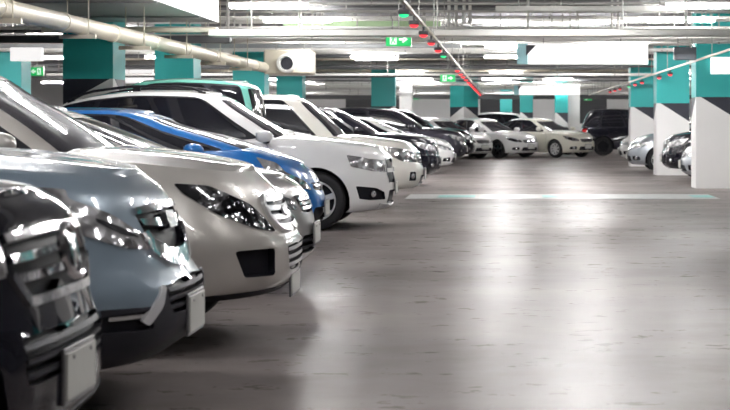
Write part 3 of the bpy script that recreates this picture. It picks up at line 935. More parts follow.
# round vent outlet on the beige elbow duct
vx, vd, vz = X(287, 34.75), 34.75, Z(63.5, 34.75)
o = empty('vent_fan', (vx, vd, vz), 0, 'beige box with a dark round outlet at the end of the long drain pipe', 'vent')
MB().box((0, .5, .04), (1.0, .9, .52), bev=.03).build('box', PIPE_B, o)
for q in (-.3, .3): MB().tube([(q, .5, .29), (q, .5, ZC - vz)], .012, seg=6).build('rod', STEEL, o)
MB().lathe([(.20, -.02), (.20, -.14), (.15, -.15), (.13, .02), (.001, .03)], axis='Y', seg=28, m=0).build('outlet', PIPE_W, o, smooth=40)
MB().lathe([(.001, -.02), (.13, -.02)], axis='Y', seg=28).build('grille', NAVYP, o)
# drop pipes (vertical)
for (px, d, ya, yb, r) in ((300, 29.2, 0, 37, .03), (449, 29.2, -5, 27, .03), (456, 29.3, -5, 27, .03), (464, 29.25, -5, 24, .03), (470, 29.35, -5, 24, .03), (228, 28.6, 5, 42, .025), (528, 28.6, 0, 32, .025), (686, 28.7, -5, 25, .03), (240, 37.6, 20, 45, .03), (398, 46.4, 40, 58, .03), (612, 29.3, -5, 30, .022), (618, 29.2, -5, 30, .022)):
    za, zb_ = Z(yb, d), ZC
    tag(MB().tube([(X(px, d), d, za), (X(px, d), d, zb_)], r, seg=10).lathe([(r, za + .02 - za), (r * 1.5, .02), (r * 1.5, .07), (r, .07)], (X(px, d), d, za), 'Z', 12).build('drop_pipe', PIPE_W, smooth=40),
        'white vertical drop pipe hanging from the ceiling slab', 'pipe', 'vertical drop pipes')

# ------------------------------------------------------------------ hanging signs
def sign_box(px0, px1, py0, py1, d, label):
    xa, xb, za, zb_ = X(px0, d), X(px1, d), Z(py1, d), Z(py0, d)
    w_, h = xb - xa, zb_ - za
    o = empty('hanging_sign', (xa, d, za), 0, label, 'sign')
    MB().box((w_ / 2, .15, h / 2), (w_, .3, h)).build('box', WHITEP, o)
    f = MB().box((w_ / 2 + .1, -.012, h / 2), (w_ - .2, .02, h - .01)).build('panel', SIGNW, o)
    MB().box((.1, -.012, h / 2), (.2, .02, h - .01)).build('end_panel', CYANP, o)
    MB().prism([(.17, h - .03), (.17, h * .42), (.36, h - .03)], -.03, -.0225).build('corner_mark', NAVYP, o)
    for xx in (.5, w_ - .5): MB().tube([(xx, .15, h), (xx, .15, ZC - za)], .012, seg=8).build('rod', STEEL, o)
    return o
sign_box(517, 648, 43.5, 64.5, 31.0, 'large blank white hanging sign box over the lane')
sign_box(514, 580, 83, 95, 68.0, 'smaller blank white hanging sign box farther down the lane')
def panel(name, px0, px1, py0, py1, d, mat, label, dep=.12, rods=True):
    xa, xb, za, zb_ = X(px0, d), X(px1, d), Z(py1, d), Z(py0, d)
    o = empty(name, (xa, d, za), 0, label, 'sign')
    MB().box(((xb - xa) / 2, dep / 2, (zb_ - za) / 2), (xb - xa, dep, zb_ - za), bev=.01).build('panel', mat, o)
    if rods:
        for xx in (.08, xb - xa - .08): MB().tube([(xx, dep / 2, zb_ - za), (xx, dep / 2, ZC - za)], .01, seg=8).build('rod', STEEL, o)
    return o
panel('hanging_sign', 674, 696.5, 47, 60, 31.0, SLATE, 'dark slate sign box hanging beside the large white sign')
panel('wall_sign', 711.5, 731, 57, 74, 32.8, SIGNW, 'white sign plate fixed on the head of the nearest right column', .18, False)
panel('hanging_sign', 10, 42, 47.5, 61, 30.9, SIGNW, 'white panel hanging at the left edge above the green exit sign')
panel('hanging_sign', 124, 153, 69, 83, 60.0, SIGNW, 'white panel glimpsed between two teal columns at the left')

def exit_sign(px0, px1, py0, py1, d, label, flip=False, detail=True):
    xa, xb, za, zb_ = X(px0, d), X(px1, d), Z(py1, d), Z(py0, d)
    w_, h = xb - xa, zb_ - za
    o = empty('exit_sign', (xa, d, za), 0, label, 'exit sign')
    MB().box((w_ / 2, .05, h / 2), (w_, .1, h), bev=.008).build('box', PIPE_G, o)
    g = MB().box((w_ / 2, -.006, h * .42), (w_ * .97, .012, h * .80)).build('panel', GREENS, o)
    fx = (lambda a: w_ - a) if flip else (lambda a: a)
    y0, y1 = -.018, -.0125
    def q(poly): return [(fx(a * w_), b * h) for a, b in poly]
    # door with a running figure
    mb = MB().prism(q([(.17, .12), (.43, .12), (.43, .74), (.17, .74)]), y0, y1)
    mb.build('door_mark', WHITES, o)
    mb = MB()
    for poly in ([(.28, .60), (.33, .60), (.33, .68), (.28, .68)], [(.25, .36), (.32, .36), (.34, .58), (.27, .58)], [(.25, .38), (.29, .36), (.24, .16), (.20, .18)], [(.29, .38), (.33, .36), (.39, .22), (.35, .19)], [(.31, .56), (.33, .50), (.40, .46), (.40, .51)], [(.28, .56), (.26, .50), (.20, .46), (.20, .51)]):
        mb.prism(q(poly), y0 - .006, y0 - .001)
    mb.build('running_figure', GREENS, o)
    mb = MB().prism(q([(.52, .36), (.70, .36), (.70, .50), (.52, .50)]), y0, y1)
    mb.prism(q([(.68, .22), (.86, .43), (.68, .66), (.63, .60), (.75, .43), (.63, .28)]), y0, y1)
    mb.build('arrow', WHITES, o)
    MB().tube([(w_ * .5, .05, h), (w_ * .5, .05, ZC - za)], .01, seg=8).build('rod', STEEL, o)
    return o
exit_sign(385.5, 411.5, 30, 46.5, 26.6, 'green exit sign with right arrow hanging over the parked row, larger one')
exit_sign(440, 455.5, 73, 82, 44.5, 'smaller green exit sign with right arrow just left of the string of red lights')
exit_sign(29, 43.5, 65.5, 76, 46.2, 'green exit sign with left arrow at the left edge beside the first teal column', True)
exit_sign(412.5, 419, 95, 99.5, 76.0, 'tiny distant exit sign above the roof of the black SUV')
exit_sign(584, 592, 95, 100.5, 75.0, 'tiny distant exit sign above the black van')

# ------------------------------------------------------------------ bay indicator lights on their rails
def rail(x, z, ya, yb, label):
    o = empty('light_rail', (x, ya, z), 0, label, 'rail')
    MB().box((0, (yb - ya) / 2, 0), (.035, yb - ya, .035)).build('channel', PIPE_B, o)
    yy = 1.0
    while yy < yb - ya:
        MB().tube([(0, yy, .02), (0, yy, ZC - z)], .008, seg=6).build('rod', STEEL, o); yy += 4.0
def indicator(x, d, z, red, sx):
    c = 'red' if red else 'green'
    o = empty('bay_indicator', (x, d, z), 0, c + ' bay indicator light under the ' + ('left' if sx > 0 else 'right') + ' rail', 'indicator light', c + ' bay lights of the ' + ('left' if sx > 0 else 'right') + ' rail')
    MB().tube([(0, 0, .0), (0, 0, -.05)], .014, seg=8).box((0, 0, -.075), (.12, .10, .05), bev=.012).build('housing', PIPE_D, o)
    MB().lathe([(.001, -.132), (.025, -.129), (.044, -.118), (.05, -.10)], axis='Z', seg=16).build('lens', REDL if red else GRNL, o, smooth=50)
rail(-1.02, 2.53, 14.3, 72.0, 'slim beige rail of bay lights running along above the left parked row')
rail(3.62, 2.50, 24.0, 72.0, 'slim beige rail of bay lights running along the right columns')
for d, red in ((16.5, 0), (18.3, 1), (20.4, 1), (22.5, 1), (24.8, 1), (26.9, 0), (34.6, 1), (37, 1), (39.4, 1), (42, 1), (44.9, 1), (47.3, 1), (49.7, 1), (52.6, 1), (55, 1), (57.5, 1), (60.2, 1), (62.8, 1), (65.5, 1)):
    indicator(-1.02, d, 2.505, red, 1)
for d, red in ((26.0, 1), (36.4, 1), (39.0, 1), (43.9, 1), (46.3, 1), (48.6, 0), (52.4, 1), (54.9, 1), (57.4, 1)):
    indicator(3.62, d, 2.475, red, -1)
# ------------------------------------------------------------------ car paints
P_BLACK = paint('black_lacquer', (.010, .010, .016), 0, .3)
P_BLUEGREY = paint('blue_grey_lacquer', (.25, .32, .385), .20, .34)
P_BEIGE = paint('silver_beige_lacquer', (.56, .53, .49), .30, .34)
P_GREY = paint('silver_grey_lacquer', (.42, .41, .40), .5, .32)
P_BLUE = paint('blue_lacquer', (.004, .14, .45), 0, .32)
P_WHITE = paint('white_lacquer', (.80, .79, .78), 0, .35)
P_CREAMW = paint('warm_white_lacquer', (.78, .75, .69), 0, .35)
P_TEAL = paint('teal_lacquer', (.16, .50, .41), 0, .35)
P_DGREY = paint('dark_grey_lacquer', (.045, .043, .055), .3, .32)
P_CREAM = paint('cream_lacquer', (.72, .70, .60), 0, .35)
P_SILVER = paint('silver_lacquer', (.42, .45, .49), .55, .32)

def S(s, z): return ('s', s, z)
def bars(n, y1, z0, z1, mat=CHROME, th=.022, lift=.012, droop=0.0, name='grille_bar'):
    out = []
    for k in range(n):
        z = z0 + (z1 - z0) * (k + .5) / n
        out.append(dict(n=name, pts=[(-.02, z - th / 2), (y1 * .5, z - th / 2 - droop * .3), (y1, z - th / 2 - droop), (y1, z + th / 2 - droop), (y1 * .5, z + th / 2 - droop * .3), (-.02, z + th / 2)], m=mat, lift=lift, back=-.008, r=.05))
    return out
def seam(a, b, w=.006):
    (s0, z0), (s1, z1) = a, b
    dx, dz = s1 - s0, z1 - z0; l = math.hypot(dx, dz); nx, nz = -dz / l * w / 2, dx / l * w / 2
    return dict(n='door_seam', pts=[S(s0 + nx, z0 + nz), S(s1 + nx, z1 + nz), S(s1 - nx, z1 - nz), S(s0 - nx, z0 - nz)], m=BLACKP, lift=-.002, r=.01, k=1)
def doors(sp, ss, zlo=.38, ztop=None):
    zs = crv(sp['zs'])
    for s in ss: sp['cuts'].append(seam((s, zlo), (s + .04, zs(s) - .03)))
    sp['cuts'].append(seam((ss[0], zlo), (ss[-1], zlo)))
def tails(sp, z0=.75, z1=.98, w=.25):
    L = sp['L']
    sp['cuts'].append(dict(n='tail_lamp', pts=[S(L - .38, z1), S(L - .32, z0 + .04), S(L - .02 - w * .2, z0), S(L - .04, z1)], m=TAIL, lift=.006, back=-.01))

def suv(**k):
    L = k.get('L', 4.6)
    sp = dict(L=L, W=1.84, fo=.92, wb=2.70, Lf=.72, nf=2.7, tyre=(.365, .24), flare=.03,
        zb=[(0, .27), (.6, .25), (1.4, .24), (L - 1, .26), (L, .38)],
        zs=[(0, .93), (.18, 1.0), (.55, 1.06), (1.2, 1.11), (2.1, 1.08), (L - .4, 1.10), (L, 1.04)],
        nose=[(.27, .13), (.34, .04), (.44, 0), (.60, .01), (.70, .05), (.80, .06), (.88, .10), (.93, .20)],
        tail=[(.38, .08), (.5, 0), (.75, .02), (1.04, .12)],
        g=(1.22, 2.02, L - .08, L - .42), gw=(.84, .63), roof=[(1.8, 1.62), (2.4, 1.69), (3.3, 1.71), (L - .2, 1.62)], cuts=[], plate=(.50, .36, .17))
    sp.update(k); return sp
def sedan(**k):
    L = k.get('L', 4.6)
    sp = dict(L=L, W=1.76, fo=.92, wb=2.66, Lf=.8, nf=2.5, tyre=(.325, .21), flare=.015,
        zb=[(0, .20), (.6, .19), (1.4, .20), (L - 1, .22), (L, .32)],
        zs=[(0, .74), (.18, .81), (.55, .88), (1.15, .95), (2.1, .94), (L - .9, 1.0), (L - .3, 1.02), (L, .94)],
        nose=[(.20, .12), (.27, .03), (.38, 0), (.50, .01), (.58, .05), (.66, .09), (.71, .15), (.74, .24)],
        tail=[(.32, .10), (.45, 0), (.75, .03), (.94, .12)], crown=[(0, 0), (.3, .03), (1, .06), (L - .6, .04), (L, 0)],
        g=(1.12, 2.08, L - .42, L - 1.30), gw=(.79, .56), roof=[(1.9, 1.37), (2.4, 1.44), (2.9, 1.46), (L - 1.2, 1.38)], cuts=[], plate=(.42, .36, .15), gR=.09)
    sp.update(k); return sp
def std_face(sp, lamp=LAMP_L, grille_h=None, fog=True, low=BLACKP, base=0.0):
    """headlamps, grille, lower intake and fog recesses scaled to the nose height"""
    zt = sp['zs'][0][1]; zb_ = sp['zb'][0][1]; h = zt - zb_; hw = sp['W'] / 2
    Zz = lambda k: zb_ + h * k
    c = sp['cuts']
    c.append(dict(n='headlamp', pts=[(hw * .44, Zz(.72)), (hw * .50, Zz(.86)), (hw * .72, Zz(.95)), S(.34, Zz(1.0)), S(.56, Zz(1.06)), S(.42, Zz(.86)), (hw * .74, Zz(.73))], m=lamp, lift=.006, back=-.02))
    c.append(dict(n='grille', pts=[(-.02, Zz(.66)), (hw * .36, Zz(.68)), (hw * .42, Zz(.86)), (-.02, Zz(.90))], m=BLACKP, lift=-.03, back=0))
    c += bars(3, hw * .39, Zz(.70), Zz(.88))
    c.append(dict(n='lower_intake', pts=[(-.02, Zz(.14)), (hw * .52, Zz(.14)), (hw * .46, Zz(.38)), (-.02, Zz(.38))], m=low, lift=-.035, back=0))
    c += bars(2, hw * .48, Zz(.18), Zz(.36), DARKP, .02, -.005, name='intake_bar')
    c.append(dict(n='fog_recess', pts=[(hw * .60, Zz(.18)), (hw * .84, Zz(.20)), (hw * .84, Zz(.36)), (hw * .62, Zz(.40))], m=low, lift=-.03, back=0))
    if fog: sp['fogs'] = [(hw * .72, Zz(.28), .05)]

def place(name, sp, xf, d, label, rz=0.0, cat='car', group=None):
    """park a car with its nose at x = xf and its middle line at distance d"""
    L = sp['L']; c, s = math.cos(rz), math.sin(rz)
    return build_car(name, sp, (xf - c * L / 2, d - s * L / 2, 0), rz, label, cat, group)

# ---- the black SUV nearest the camera
sp = suv(L=4.55, W=1.82, paint=P_BLACK, nf=3.1, Lf=.62, plate_off=.012, plate=(.505, .36, .155), emblem=(.905, .088), emblem_off=.035,
    zs=[(0, 1.03), (.18, 1.08), (.55, 1.11), (1.2, 1.14), (2.1, 1.10), (4.15, 1.10), (4.55, 1.04)],
    nose=[(.27, .16), (.33, .06), (.42, .0), (.60, .0), (.67, .03), (.76, .05), (.88, .07), (.98, .12), (1.03, .22)])
c = sp['cuts']
c.append(dict(n='headlamp', pts=[(.49, .85), (.48, .99), (.68, 1.03), S(.40, 1.07), S(.56, 1.09), S(.46, .96), (.78, .87)], m=LAMP_L, lift=.006, back=-.02))
c.append(dict(n='grille', pts=[(-.02, .775), (.36, .775), (.45, .86), (.46, .985), (-.02, 1.0)], m=BLACKP, lift=-.03, back=0))
for z0, z1, y1 in ((.965, .955, .45), (.90, .892, .45), (.835, .832, .43)):
    c.append(dict(n='grille_bar', pts=[(-.02, z0), (y1, z1), (y1, z1 + .026), (-.02, z0 + .026)], m=CHROME, lift=.012, back=-.012, r=.05))
c.append(dict(n='grille_surround', pts=[(-.02, .752), (.37, .752), (.47, .85), (.455, .87), (.355, .782), (-.02, .782)], m=CHROME, lift=.014, back=-.01, r=.04))
c.append(dict(n='lower_intake', pts=[(-.02, .52), (.47, .52), (.50, .57), (.47, .665), (-.02, .67)], m=BLACKP, lift=-.028, back=0))
c += bars(3, .48, .53, .66, DARKP, .02, -.004, name='intake_bar')
c.append(dict(n='chin', pts=[(-.02, .26), S(.5, .26), S(.5, .36), (.6, .40), (-.02, .38)], m=BLACKP, lift=.006, back=-.01))
c.append(dict(n='fog_recess', pts=[(.58, .44), (.80, .46), (.80, .58), (.62, .60)], m=BLACKP, lift=-.03, back=0))
sp['fogs'] = [(.68, .52, .05)]
doors(sp, (1.42, 2.42, 3.35))
place('black_suv', sp, -1.43, 5.5, 'black SUV with chrome barred grille and round emblem, front one of the parked row')

# ---- blue grey SUV
sp = suv(L=4.8, W=1.86, paint=P_BLUEGREY, plate=(.44, .36, .165), plate_off=.012, fo=.93, wb=2.84, tyre=(.38, .25),
    zs=[(0, .99), (.18, 1.06), (.55, 1.11), (1.2, 1.15), (2.1, 1.12), (4.4, 1.14), (4.8, 1.06)],
    nose=[(.27, .14), (.33, .05), (.42, .0), (.56, .0), (.64, .06), (.72, .09), (.82, .13), (.92, .18), (.99, .29)], hoodline=(.02, .55))
c = sp['cuts']
c.append(dict(n='headlamp', pts=[(.40, .755), (.43, .82), (.62, .93), (.76, 1.0), S(.42, 1.04), S(.60, 1.055), S(.50, .99), (.80, .86), (.62, .78)], m=LAMP_L, lift=.008, back=-.02))
c.append(dict(n='lamp_bezel', pts=[(.48, .815), (.60, .872), (.70, .915), (.70, .895), (.60, .835)], m=BLACKP, lift=.011, back=0))
c.append(dict(n='grille', pts=[(-.02, .70), (.20, .73), (.40, .82), (.44, .93), (-.02, .955)], m=BLACKP, lift=-.028, back=0))
c.append(dict(n='grille_bar', pts=[(-.02, .845), (.40, .865), (.42, .895), (-.02, .885)], m=CHROME, lift=.01, back=-.01, r=.05))
c.append(dict(n='grille_bar', pts=[(-.02, .925), (.43, .915), (.44, .945), (-.02, .96)], m=CHROME, lift=.012, back=-.02, r=.05))
c.append(dict(n='grille_surround', pts=[(-.02, .655), (.22, .675), (.42, .745), (.47, .83), (.40, .84), (.36, .80), (.20, .75), (-.02, .735)], m=CHROME, lift=.02, back=-.01, r=.06))
c.append(dict(n='badge', pts=[(-.02, .83), (.085, .83), (.085, .905), (-.02, .905)], m=CHROME, lift=.028, back=0, r=.1))
c.append(dict(n='bumper_cladding', pts=[(-.02, .26), S(.62, .255), S(.62, .50), (.80, .53), (.55, .52), (.47, .60), (-.02, .60)], m=DARKP, lift=.006, back=-.01, r=.06))
c.append(dict(n='lower_intake', pts=[(-.02, .47), (.40, .47), (.46, .595), (-.02, .62)], m=BLACKP, lift=-.03, back=0))
c += bars(3, .42, .48, .60, DARKP, .018, .0, name='intake_bar')
c.append(dict(n='fog_recess', pts=[(.56, .42), (.80, .43), (.82, .50), (.58, .505)], m=BLACKP, lift=-.02, back=0))
c.append(dict(n='daytime_lamp', pts=[(.58, .475), (.78, .48), (.78, .495), (.58, .492)], m=FOG, lift=.004, back=-.02))
c.append(dict(n='bumper_trim', pts=[(.60, .44), (.51, .51), (.46, .595), (.50, .60), (.56, .54), (.65, .465)], m=ALLOY, lift=.014, back=0))
doors(sp, (1.46, 2.5, 3.5))
place('blue_grey_suv', sp, -1.47, 7.78, 'blue-grey SUV with large bright headlamps and black lower bumper, second in the row')

# ---- silver beige pickup-based SUV
sp = suv(L=4.83, W=1.86, paint=P_BEIGE, plate=(.375, .36, .165), plate_off=.015, fo=.93, wb=2.85, tyre=(.38, .25),
    zb=[(0, .33), (.6, .31), (1.4, .28), (3.8, .28), (4.83, .4)],
    zs=[(0, .95), (.18, 1.01), (.55, 1.07), (1.25, 1.13), (2.2, 1.11), (4.4, 1.12), (4.83, 1.06)],
    nose=[(.33, .10), (.38, .03), (.46, .0), (.60, .0), (.66, .04), (.74, .10), (.85, .16), (.95, .29)],
    gLf=.2, g=(1.14, 1.96, 4.74, 4.4), roof=[(1.8, 1.62), (2.4, 1.72), (3.3, 1.75), (4.6, 1.66)], gw=(.85, .64), hoodline=(.018, .6),
    mirror=(1.53, 1.20), mirror_dz=-.10)
c = sp['cuts']
c.append(dict(n='headlamp', pts=[(.44, .685), (.47, .76), (.57, .85), (.72, .93), S(.42, .965), S(.60, .985), S(.54, .925), (.80, .80), (.62, .71)], m=LAMP_D, lift=.008, back=-.02))
c.append(dict(n='grille', pts=[(-.02, .665), (.32, .68), (.41, .75), (.43, .85), (.36, .90), (-.02, .92)], m=SATIN, lift=.022, back=-.01))
for z0, z1, y1 in ((.705, .735, .34), (.765, .79, .38), (.82, .845, .39)):
    c.append(dict(n='grille_slot', pts=[(-.02, z0), (y1, z0 + .012), (y1, z1 + .008), (-.02, z1)], m=DARKP, lift=.004, back=.022, r=.05))
c.append(dict(n='badge', pts=[(-.02, .745), (.10, .765), (.10, .80), (-.02, .815)], m=SATIN, lift=.032, back=.01, r=.1))
c.append(dict(n='lower_intake', pts=[(-.02, .45), (.30, .45), (.36, .60), (-.02, .60)], m=BLACKP, lift=-.028, back=0))
c += bars(3, .33, .46, .60, ALLOY, .022, .0, name='intake_bar')
c.append(dict(n='fog_recess', pts=[(.54, .44), S(.215, .445), S(.26, .60), (.55, .60)], m=BLACKP, lift=-.045, back=0, r=.1))
c.append(dict(n='chin', pts=[(-.02, .325), S(.5, .31), S(.5, .345), (-.02, .365)], m=BLACKP, lift=.004, back=-.01, r=.02))
doors(sp, (1.5, 2.52, 3.5))
place('beige_suv', sp, -1.27, 10.1, 'silver-beige SUV with dark swept headlamp and square fog lamp recess, third in the row')

# ---- silver grey sedan
sp = sedan(L=4.55, W=1.76, paint=P_GREY, plate=(.43, .36, .15), g=(.95, 1.98, 4.15, 3.25),
    zs=[(0, .80), (.18, .86), (.55, .92), (1.15, .985), (2.1, .96), (3.65, 1.0), (4.25, 1.02), (4.55, .94)],
    nose=[(.20, .10), (.27, .02), (.36, 0), (.52, .02), (.62, .05), (.72, .10), (.77, .16), (.80, .25)],
    roof=[(1.9, 1.40), (2.4, 1.46), (2.9, 1.475), (3.4, 1.40)], mirror=(1.31, 1.08), mirror_dz=-.10)
std_face(sp, LAMP_L)
sp['cuts'].append(dict(n='grille_surround', pts=[(-.02, .73), (.40, .71), (.42, .735), (-.02, .765)], m=CHROME, lift=.015, back=-.01, r=.05))
doors(sp, (1.35, 2.35, 3.3), .30); tails(sp)
place('grey_sedan', sp, -1.56, 13.5, 'silver-grey sedan tucked between the silver-beige SUV and the blue hatchback')

# ---- blue hatchback
sp = sedan(L=3.9, W=1.70, paint=P_BLUE, plate=(.40, .36, .15), fo=.82, wb=2.50, Lf=.85, nf=2.4, tyre=(.30, .19),
    zs=[(0, .74), (.18, .84), (.5, .95), (.85, 1.03), (2.0, 1.0), (3.5, 1.05), (3.9, .98)],
    nose=[(.20, .12), (.27, .03), (.38, 0), (.50, .01), (.58, .04), (.66, .09), (.71, .15), (.74, .24)],
    tail=[(.32, .10), (.45, 0), (.75, .03), (.98, .12)], crown=[(0, 0), (.3, .03), (.8, .05), (3.3, .03), (3.9, 0)],
    g=(.56, 1.80, 3.82, 3.40), gw=(.78, .57), roof=[(1.6, 1.38), (2.2, 1.45), (2.7, 1.46), (3.7, 1.36)], gLf=.42, wins=[(1.0, 1.12), (1.16, 1.52), (1.56, 1.92), (1.96, 2.25)],
    mirror=(1.26, 1.03), handles=[2.0, 2.9])
zt = .74
c = sp['cuts']
c.append(dict(n='headlamp', pts=[(.42, .60), (.48, .70), (.66, .80), S(.45, .90), S(.66, .965), S(.56, .84), (.74, .66)], m=LAMP_W, lift=.008, back=-.02))
c.append(dict(n='grille', pts=[(-.02, .59), (.34, .60), (.38, .68), (-.02, .69)], m=BLACKP, lift=-.02, back=0))
c.append(dict(n='grille_bar', pts=[(-.02, .635), (.36, .64), (.37, .665), (-.02, .66)], m=CHROME, lift=.012, back=-.02, r=.05))
c.append(dict(n='lower_intake', pts=[(-.02, .27), (.46, .27), (.42, .42), (-.02, .43)], m=BLACKP, lift=-.03, back=0))
c.append(dict(n='fog_recess', pts=[(.56, .30), (.72, .32), (.72, .44), (.60, .46)], m=BLACKP, lift=-.02, back=0))
sp['fogs'] = [(.65, .38, .04)]
doors(sp, (1.2, 2.15, 3.0), .30); tails(sp, .75, 1.0)
place('blue_hatchback', sp, -1.97, 18.0, 'blue hatchback with blue wing mirror, nose against the front wheel of the white SUV')

# ---- white SUV
sp = suv(L=4.6, W=1.86, paint=P_WHITE, plate=(.50, .36, .15), fo=.91, wb=2.72, tyre=(.36, .24), rails=BLACKP, rim=ALLOY, spokes=6, flare=.05,
    zb=[(0, .25), (.6, .22), (1.4, .22), (3.6, .24), (4.6, .36)],
    zs=[(0, .93), (.2, 1.0), (.6, 1.05), (1.3, 1.12), (2.1, 1.09), (4.2, 1.12), (4.6, 1.06)],
    nose=[(.25, .10), (.32, .02), (.42, 0), (.60, .0), (.70, .02), (.80, .03), (.88, .06), (.93, .15)],
    g=(1.28, 2.12, 4.5, 4.15), roof=[(1.9, 1.62), (2.5, 1.70), (3.1, 1.71), (3.65, 1.66), (4.0, 1.59), (4.4, 1.48)], mirror=(1.52, 1.15))
c = sp['cuts']
c.append(dict(n='headlamp', pts=[(.54, .70), (.55, .85), (.78, .875), S(.34, .895), S(.54, .925), S(.48, .78), (.76, .72)], m=LAMP_L, lift=.008, back=-.02, r=.1))
c.append(dict(n='grille', pts=[(-.02, .56), (.46, .58), (.50, .68), (.48, .86), (-.02, .88)], m=BLACKP, lift=-.03, back=0))
c.append(dict(n='grille_bar', pts=[(-.02, .70), (.49, .70), (.49, .755), (-.02, .755)], m=P_WHITE, lift=.008, back=-.03, r=.05))
c.append(dict(n='grille_surround', pts=[(.46, .57), (.49, .57), (.53, .68), (.51, .87), (.48, .87), (.50, .68)], m=CHROME, lift=.012, back=0, r=.05))
c.append(dict(n='lower_intake', pts=[(-.02, .30), (.50, .31), (.46, .48), (-.02, .48)], m=BLACKP, lift=-.03, back=0))
c.append(dict(n='skid_trim', pts=[(-.02, .255), (.60, .255), (.66, .33), (.52, .31), (-.02, .29)], m=ALLOY, lift=.012, back=-.01))
c.append(dict(n='fog_recess', pts=[(.56, .365), S(.26, .365), S(.38, .385), S(.42, .545), (.74, .515), (.60, .46)], m=BLACKP, lift=-.03, back=0, r=.08))
sp['fogs'] = [(.76, .44, .045)]
c.append(dict(n='side_vent', pts=[S(1.38, .90), S(1.66, .92), S(1.66, .955), S(1.42, .95)], m=BLACKP, lift=.004, back=0))
doors(sp, (1.5, 2.5, 3.45), .36); tails(sp)
place('white_suv', sp, -1.42, 21.1, 'white SUV with black roof rails and exposed alloy front wheel')

# ---- teal van parked nose-in behind the white SUV
sp = suv(L=3.45, W=1.62, paint=P_TEAL, plate=(.5, .36, .15), mirrors=False, gw=(.78, .66), fo=.62, wb=2.2, nf=3.0, tyre=(.30, .18),
    g=(1.0, 1.5, 3.40, 3.28), roof=[(1.35, 1.80), (1.75, 1.90), (2.3, 1.93), (3.3, 1.88)], gR=.13, wins=[(1.05, 1.36), (1.42, 1.72), (1.78, 2.2)], rails=None,
    zs=[(0, .95), (.18, 1.02), (.4, 1.08), (.7, 1.12), (1.8, 1.10), (3.1, 1.10), (3.45, 1.06)], sv=(.10, .84), handles=[1.4, 2.2])
std_face(sp)
place('teal_van', sp, -6.88, 23.75, 'small teal van parked nose-in behind the white SUV, only its roof showing', math.pi, cat='van')

# ---- white pickup
sp = suv(L=5.2, W=1.76, paint=P_CREAMW, plate=(.52, .36, .15), fo=.88, wb=3.05, tyre=(.36, .24), bed=(3.05, .42), mirrors=False, fin=False, flare=.045,
    zb=[(0, .29), (.6, .30), (1.4, .32), (4.2, .36), (5.2, .46)],
    zs=[(0, .90), (.2, .98), (.6, 1.03), (1.3, 1.09), (2.1, 1.05), (4.8, 1.05), (5.2, 1.04)],
    nose=[(.29, .14), (.35, .04), (.45, 0), (.58, .0), (.66, .05), (.76, .07), (.84, .11), (.90, .20)],
    g=(1.22, 1.86, 3.02, 2.92), gw=(.80, .64), roof=[(1.7, 1.66), (2.1, 1.73), (2.5, 1.74), (3.0, 1.70)], gR=.12, wins=[(1.05, 1.62), (1.68, 2.1)], gLr=.2, handles=[2.4])
c = sp['cuts']
c.append(dict(n='headlamp', pts=[(.44, .70), (.45, .84), (.66, .90), S(.40, .93), S(.56, .95), S(.50, .82), (.76, .72)], m=LAMP_W, lift=.008, back=-.02))
c.append(dict(n='grille', pts=[(-.02, .68), (.36, .69), (.41, .84), (-.02, .87)], m=DARKP, lift=-.02, back=0))
c += bars(4, .39, .69, .86, CHROME, .016)
c.append(dict(n='lower_intake', pts=[(-.02, .36), (.42, .36), (.40, .50), (-.02, .50)], m=BLACKP, lift=-.03, back=0))
c.append(dict(n='fog_recess', pts=[(.56, .42), (.70, .42), (.70, .56), (.58, .56)], m=BLACKP, lift=-.03, back=0))
sp['fogs'] = [(.63, .49, .05)]
doors(sp, (1.42, 2.62), .42)
place('white_pickup', sp, -1.30, 26.15, 'warm white pickup truck with short cab, just past the white SUV', cat='pickup truck')

# ---- black SUV with a chrome window line
sp = suv(L=4.6, W=1.80, paint=P_BLACK, roof=[(1.9, 1.55), (2.5, 1.63), (3.3, 1.66), (4.4, 1.58)], trim=CHROME, zs=[(0, .90), (.18, .97), (.55, 1.02), (1.2, 1.06), (2.1, 1.04), (4.2, 1.07), (4.6, 1.0)])
std_face(sp, LAMP_L)
place('black_crossover', sp, -1.36, 34.4, 'black crossover with chrome edged side windows beyond the white pickup')

# ---- white compact sedan
sp = sedan(paint=P_WHITE); std_face(sp, LAMP_L); tails(sp)
place('white_compact', sp, -1.34, 43.4, 'white compact sedan peeking out past the black crossover')
# ---- dark grey SUV
sp = suv(L=4.75, paint=P_DGREY, roof=[(1.9, 1.62), (2.5, 1.72), (3.3, 1.75), (4.6, 1.66)]); std_face(sp, LAMP_L)
place('grey_suv', sp, -1.2, 50.4, 'dark grey SUV behind the white compact sedan')
sp = suv(L=4.7, paint=P_BLACK, roof=[(1.9, 1.62), (2.5, 1.72), (3.3, 1.75), (4.5, 1.66)], trim=CHROME); std_face(sp, LAMP_L)
place('black_suv', sp, -1.05, 54.6, 'black SUV last in the left row, behind the dark grey SUV')

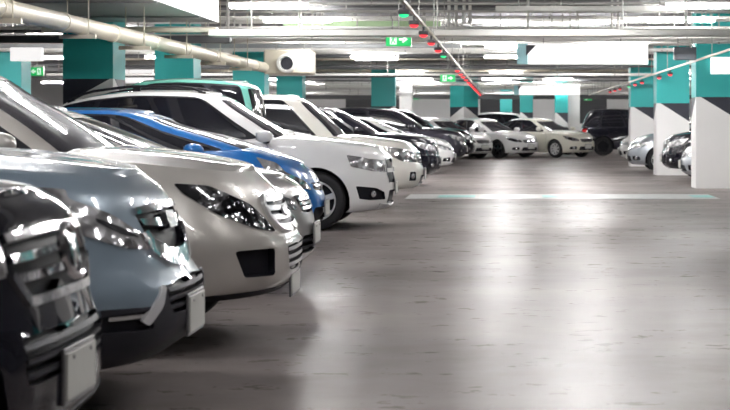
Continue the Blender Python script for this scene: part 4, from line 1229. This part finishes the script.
# ---- far row, parked at an angle
A = math.radians(-41)
def corolla(): 
    sp = sedan(paint=P_WHITE, L=4.6, W=1.78, rim=DALLOY); std_face(sp, LAMP_D); doors(sp, (1.35, 2.35, 3.3), .30); tails(sp)
    zb_ = .20
    return sp
r0, _, _ = place('white_sedan', corolla(), X(485, 59.3), 59.3, 'white sedan at the far end, left one of the two alike', A)
r1 = copy_tree(r0)
L = 4.6
r1.location = (X(531, 60.7) - math.cos(A) * L / 2, 60.7 - math.sin(A) * L / 2, 0)
r1['label'] = 'white sedan at the far end, right one of the two alike, beside the cream sedan'
for r_ in (r0, r1): r_['group'] = 'twin white sedans'
sp = sedan(paint=P_CREAM, L=4.8, W=1.79, spokes=8, fogs=[], zs=[(0, .78), (.18, .85), (.55, .91), (1.15, .97), (2.1, .96), (3.9, 1.0), (4.5, 1.0), (4.8, .93)], nose=[(.20, .12), (.27, .03), (.38, 0), (.50, .01), (.60, .04), (.69, .07), (.74, .13), (.78, .22)])
std_face(sp, LAMP_D); doors(sp, (1.35, 2.4, 3.4), .30); tails(sp)
place('cream_sedan', sp, X(588, 61.6), 61.6, 'cream sedan with multi-spoke wheels at the far end of the lane', A)
sp = suv(L=4.6, W=1.82, paint=P_BLACK, rim=BLACKP, roof=[(1.9, 1.70), (2.5, 1.80), (3.3, 1.82), (4.4, 1.76)]); std_face(sp); tails(sp, .85, 1.1, .3)
place('black_van', sp, X(576, 65.5) + 4.7, 65.0, 'black people carrier at the far end beside the third right column', math.radians(-6), cat='car')

# ---- right row, noses toward the lane
sp = sedan(L=4.0, W=1.70, paint=P_SILVER, g=(.95, 1.95, 3.9, 3.5), fo=.80, wb=2.5, roof=[(1.7, 1.42), (2.3, 1.50), (2.8, 1.51), (3.8, 1.42)],
    zs=[(0, .78), (.18, .86), (.5, .94), (.95, 1.0), (2.0, .98), (3.6, 1.0), (4.0, .95)], nose=[(.20, .12), (.27, .03), (.38, 0), (.50, .01), (.60, .04), (.69, .08), (.74, .14), (.78, .24)])
std_face(sp, LAMP_W)
place('silver_hatchback', sp, 3.28, 44.6, 'silver hatchback nosing out between the second and third right columns', math.pi)
sp = suv(paint=P_BLACK, L=4.6); std_face(sp, LAMP_L)
place('black_suv', sp, 3.62, 38.4, 'black SUV nosing out between the first and second right columns', math.pi)
sp = sedan(paint=P_SILVER); std_face(sp, LAMP_W)
place('silver_sedan', sp, 3.78, 35.75, 'silver sedan half hidden behind the nearest right column', math.pi)
sp = sedan(paint=P_WHITE); std_face(sp, LAMP_L)
place('white_sedan', sp, 3.62, 52.9, 'white car showing only a sliver of its nose left of the third right column', math.pi)

# ---- cars of the rows farther back
sp = suv(paint=P_WHITE, L=4.6, roof=[(1.9, 1.62), (2.5, 1.72), (3.3, 1.75), (4.4, 1.66)], detail=False)
place('white_suv', sp, X(566, 75), 75.0, 'white SUV roof beyond the cream sedan, far back', 0)
sp = sedan(paint=P_BLACK, detail=False)
place('black_sedan', sp, X(590, 71), 67.8, 'black sedan between the cream sedan and the black people carrier', math.radians(-20))
sp = sedan(paint=P_WHITE, detail=False)
place('white_sedan', sp, X(455, 76), 76.0, 'white car with dark rear window far back, left of the corner-on column', 0)
sp = sedan(paint=P_DGREY, detail=False)
place('dark_sedan', sp, X(530, 73)+1.2, 80.0, 'dark sedan roof far back between the white sedans', 0)
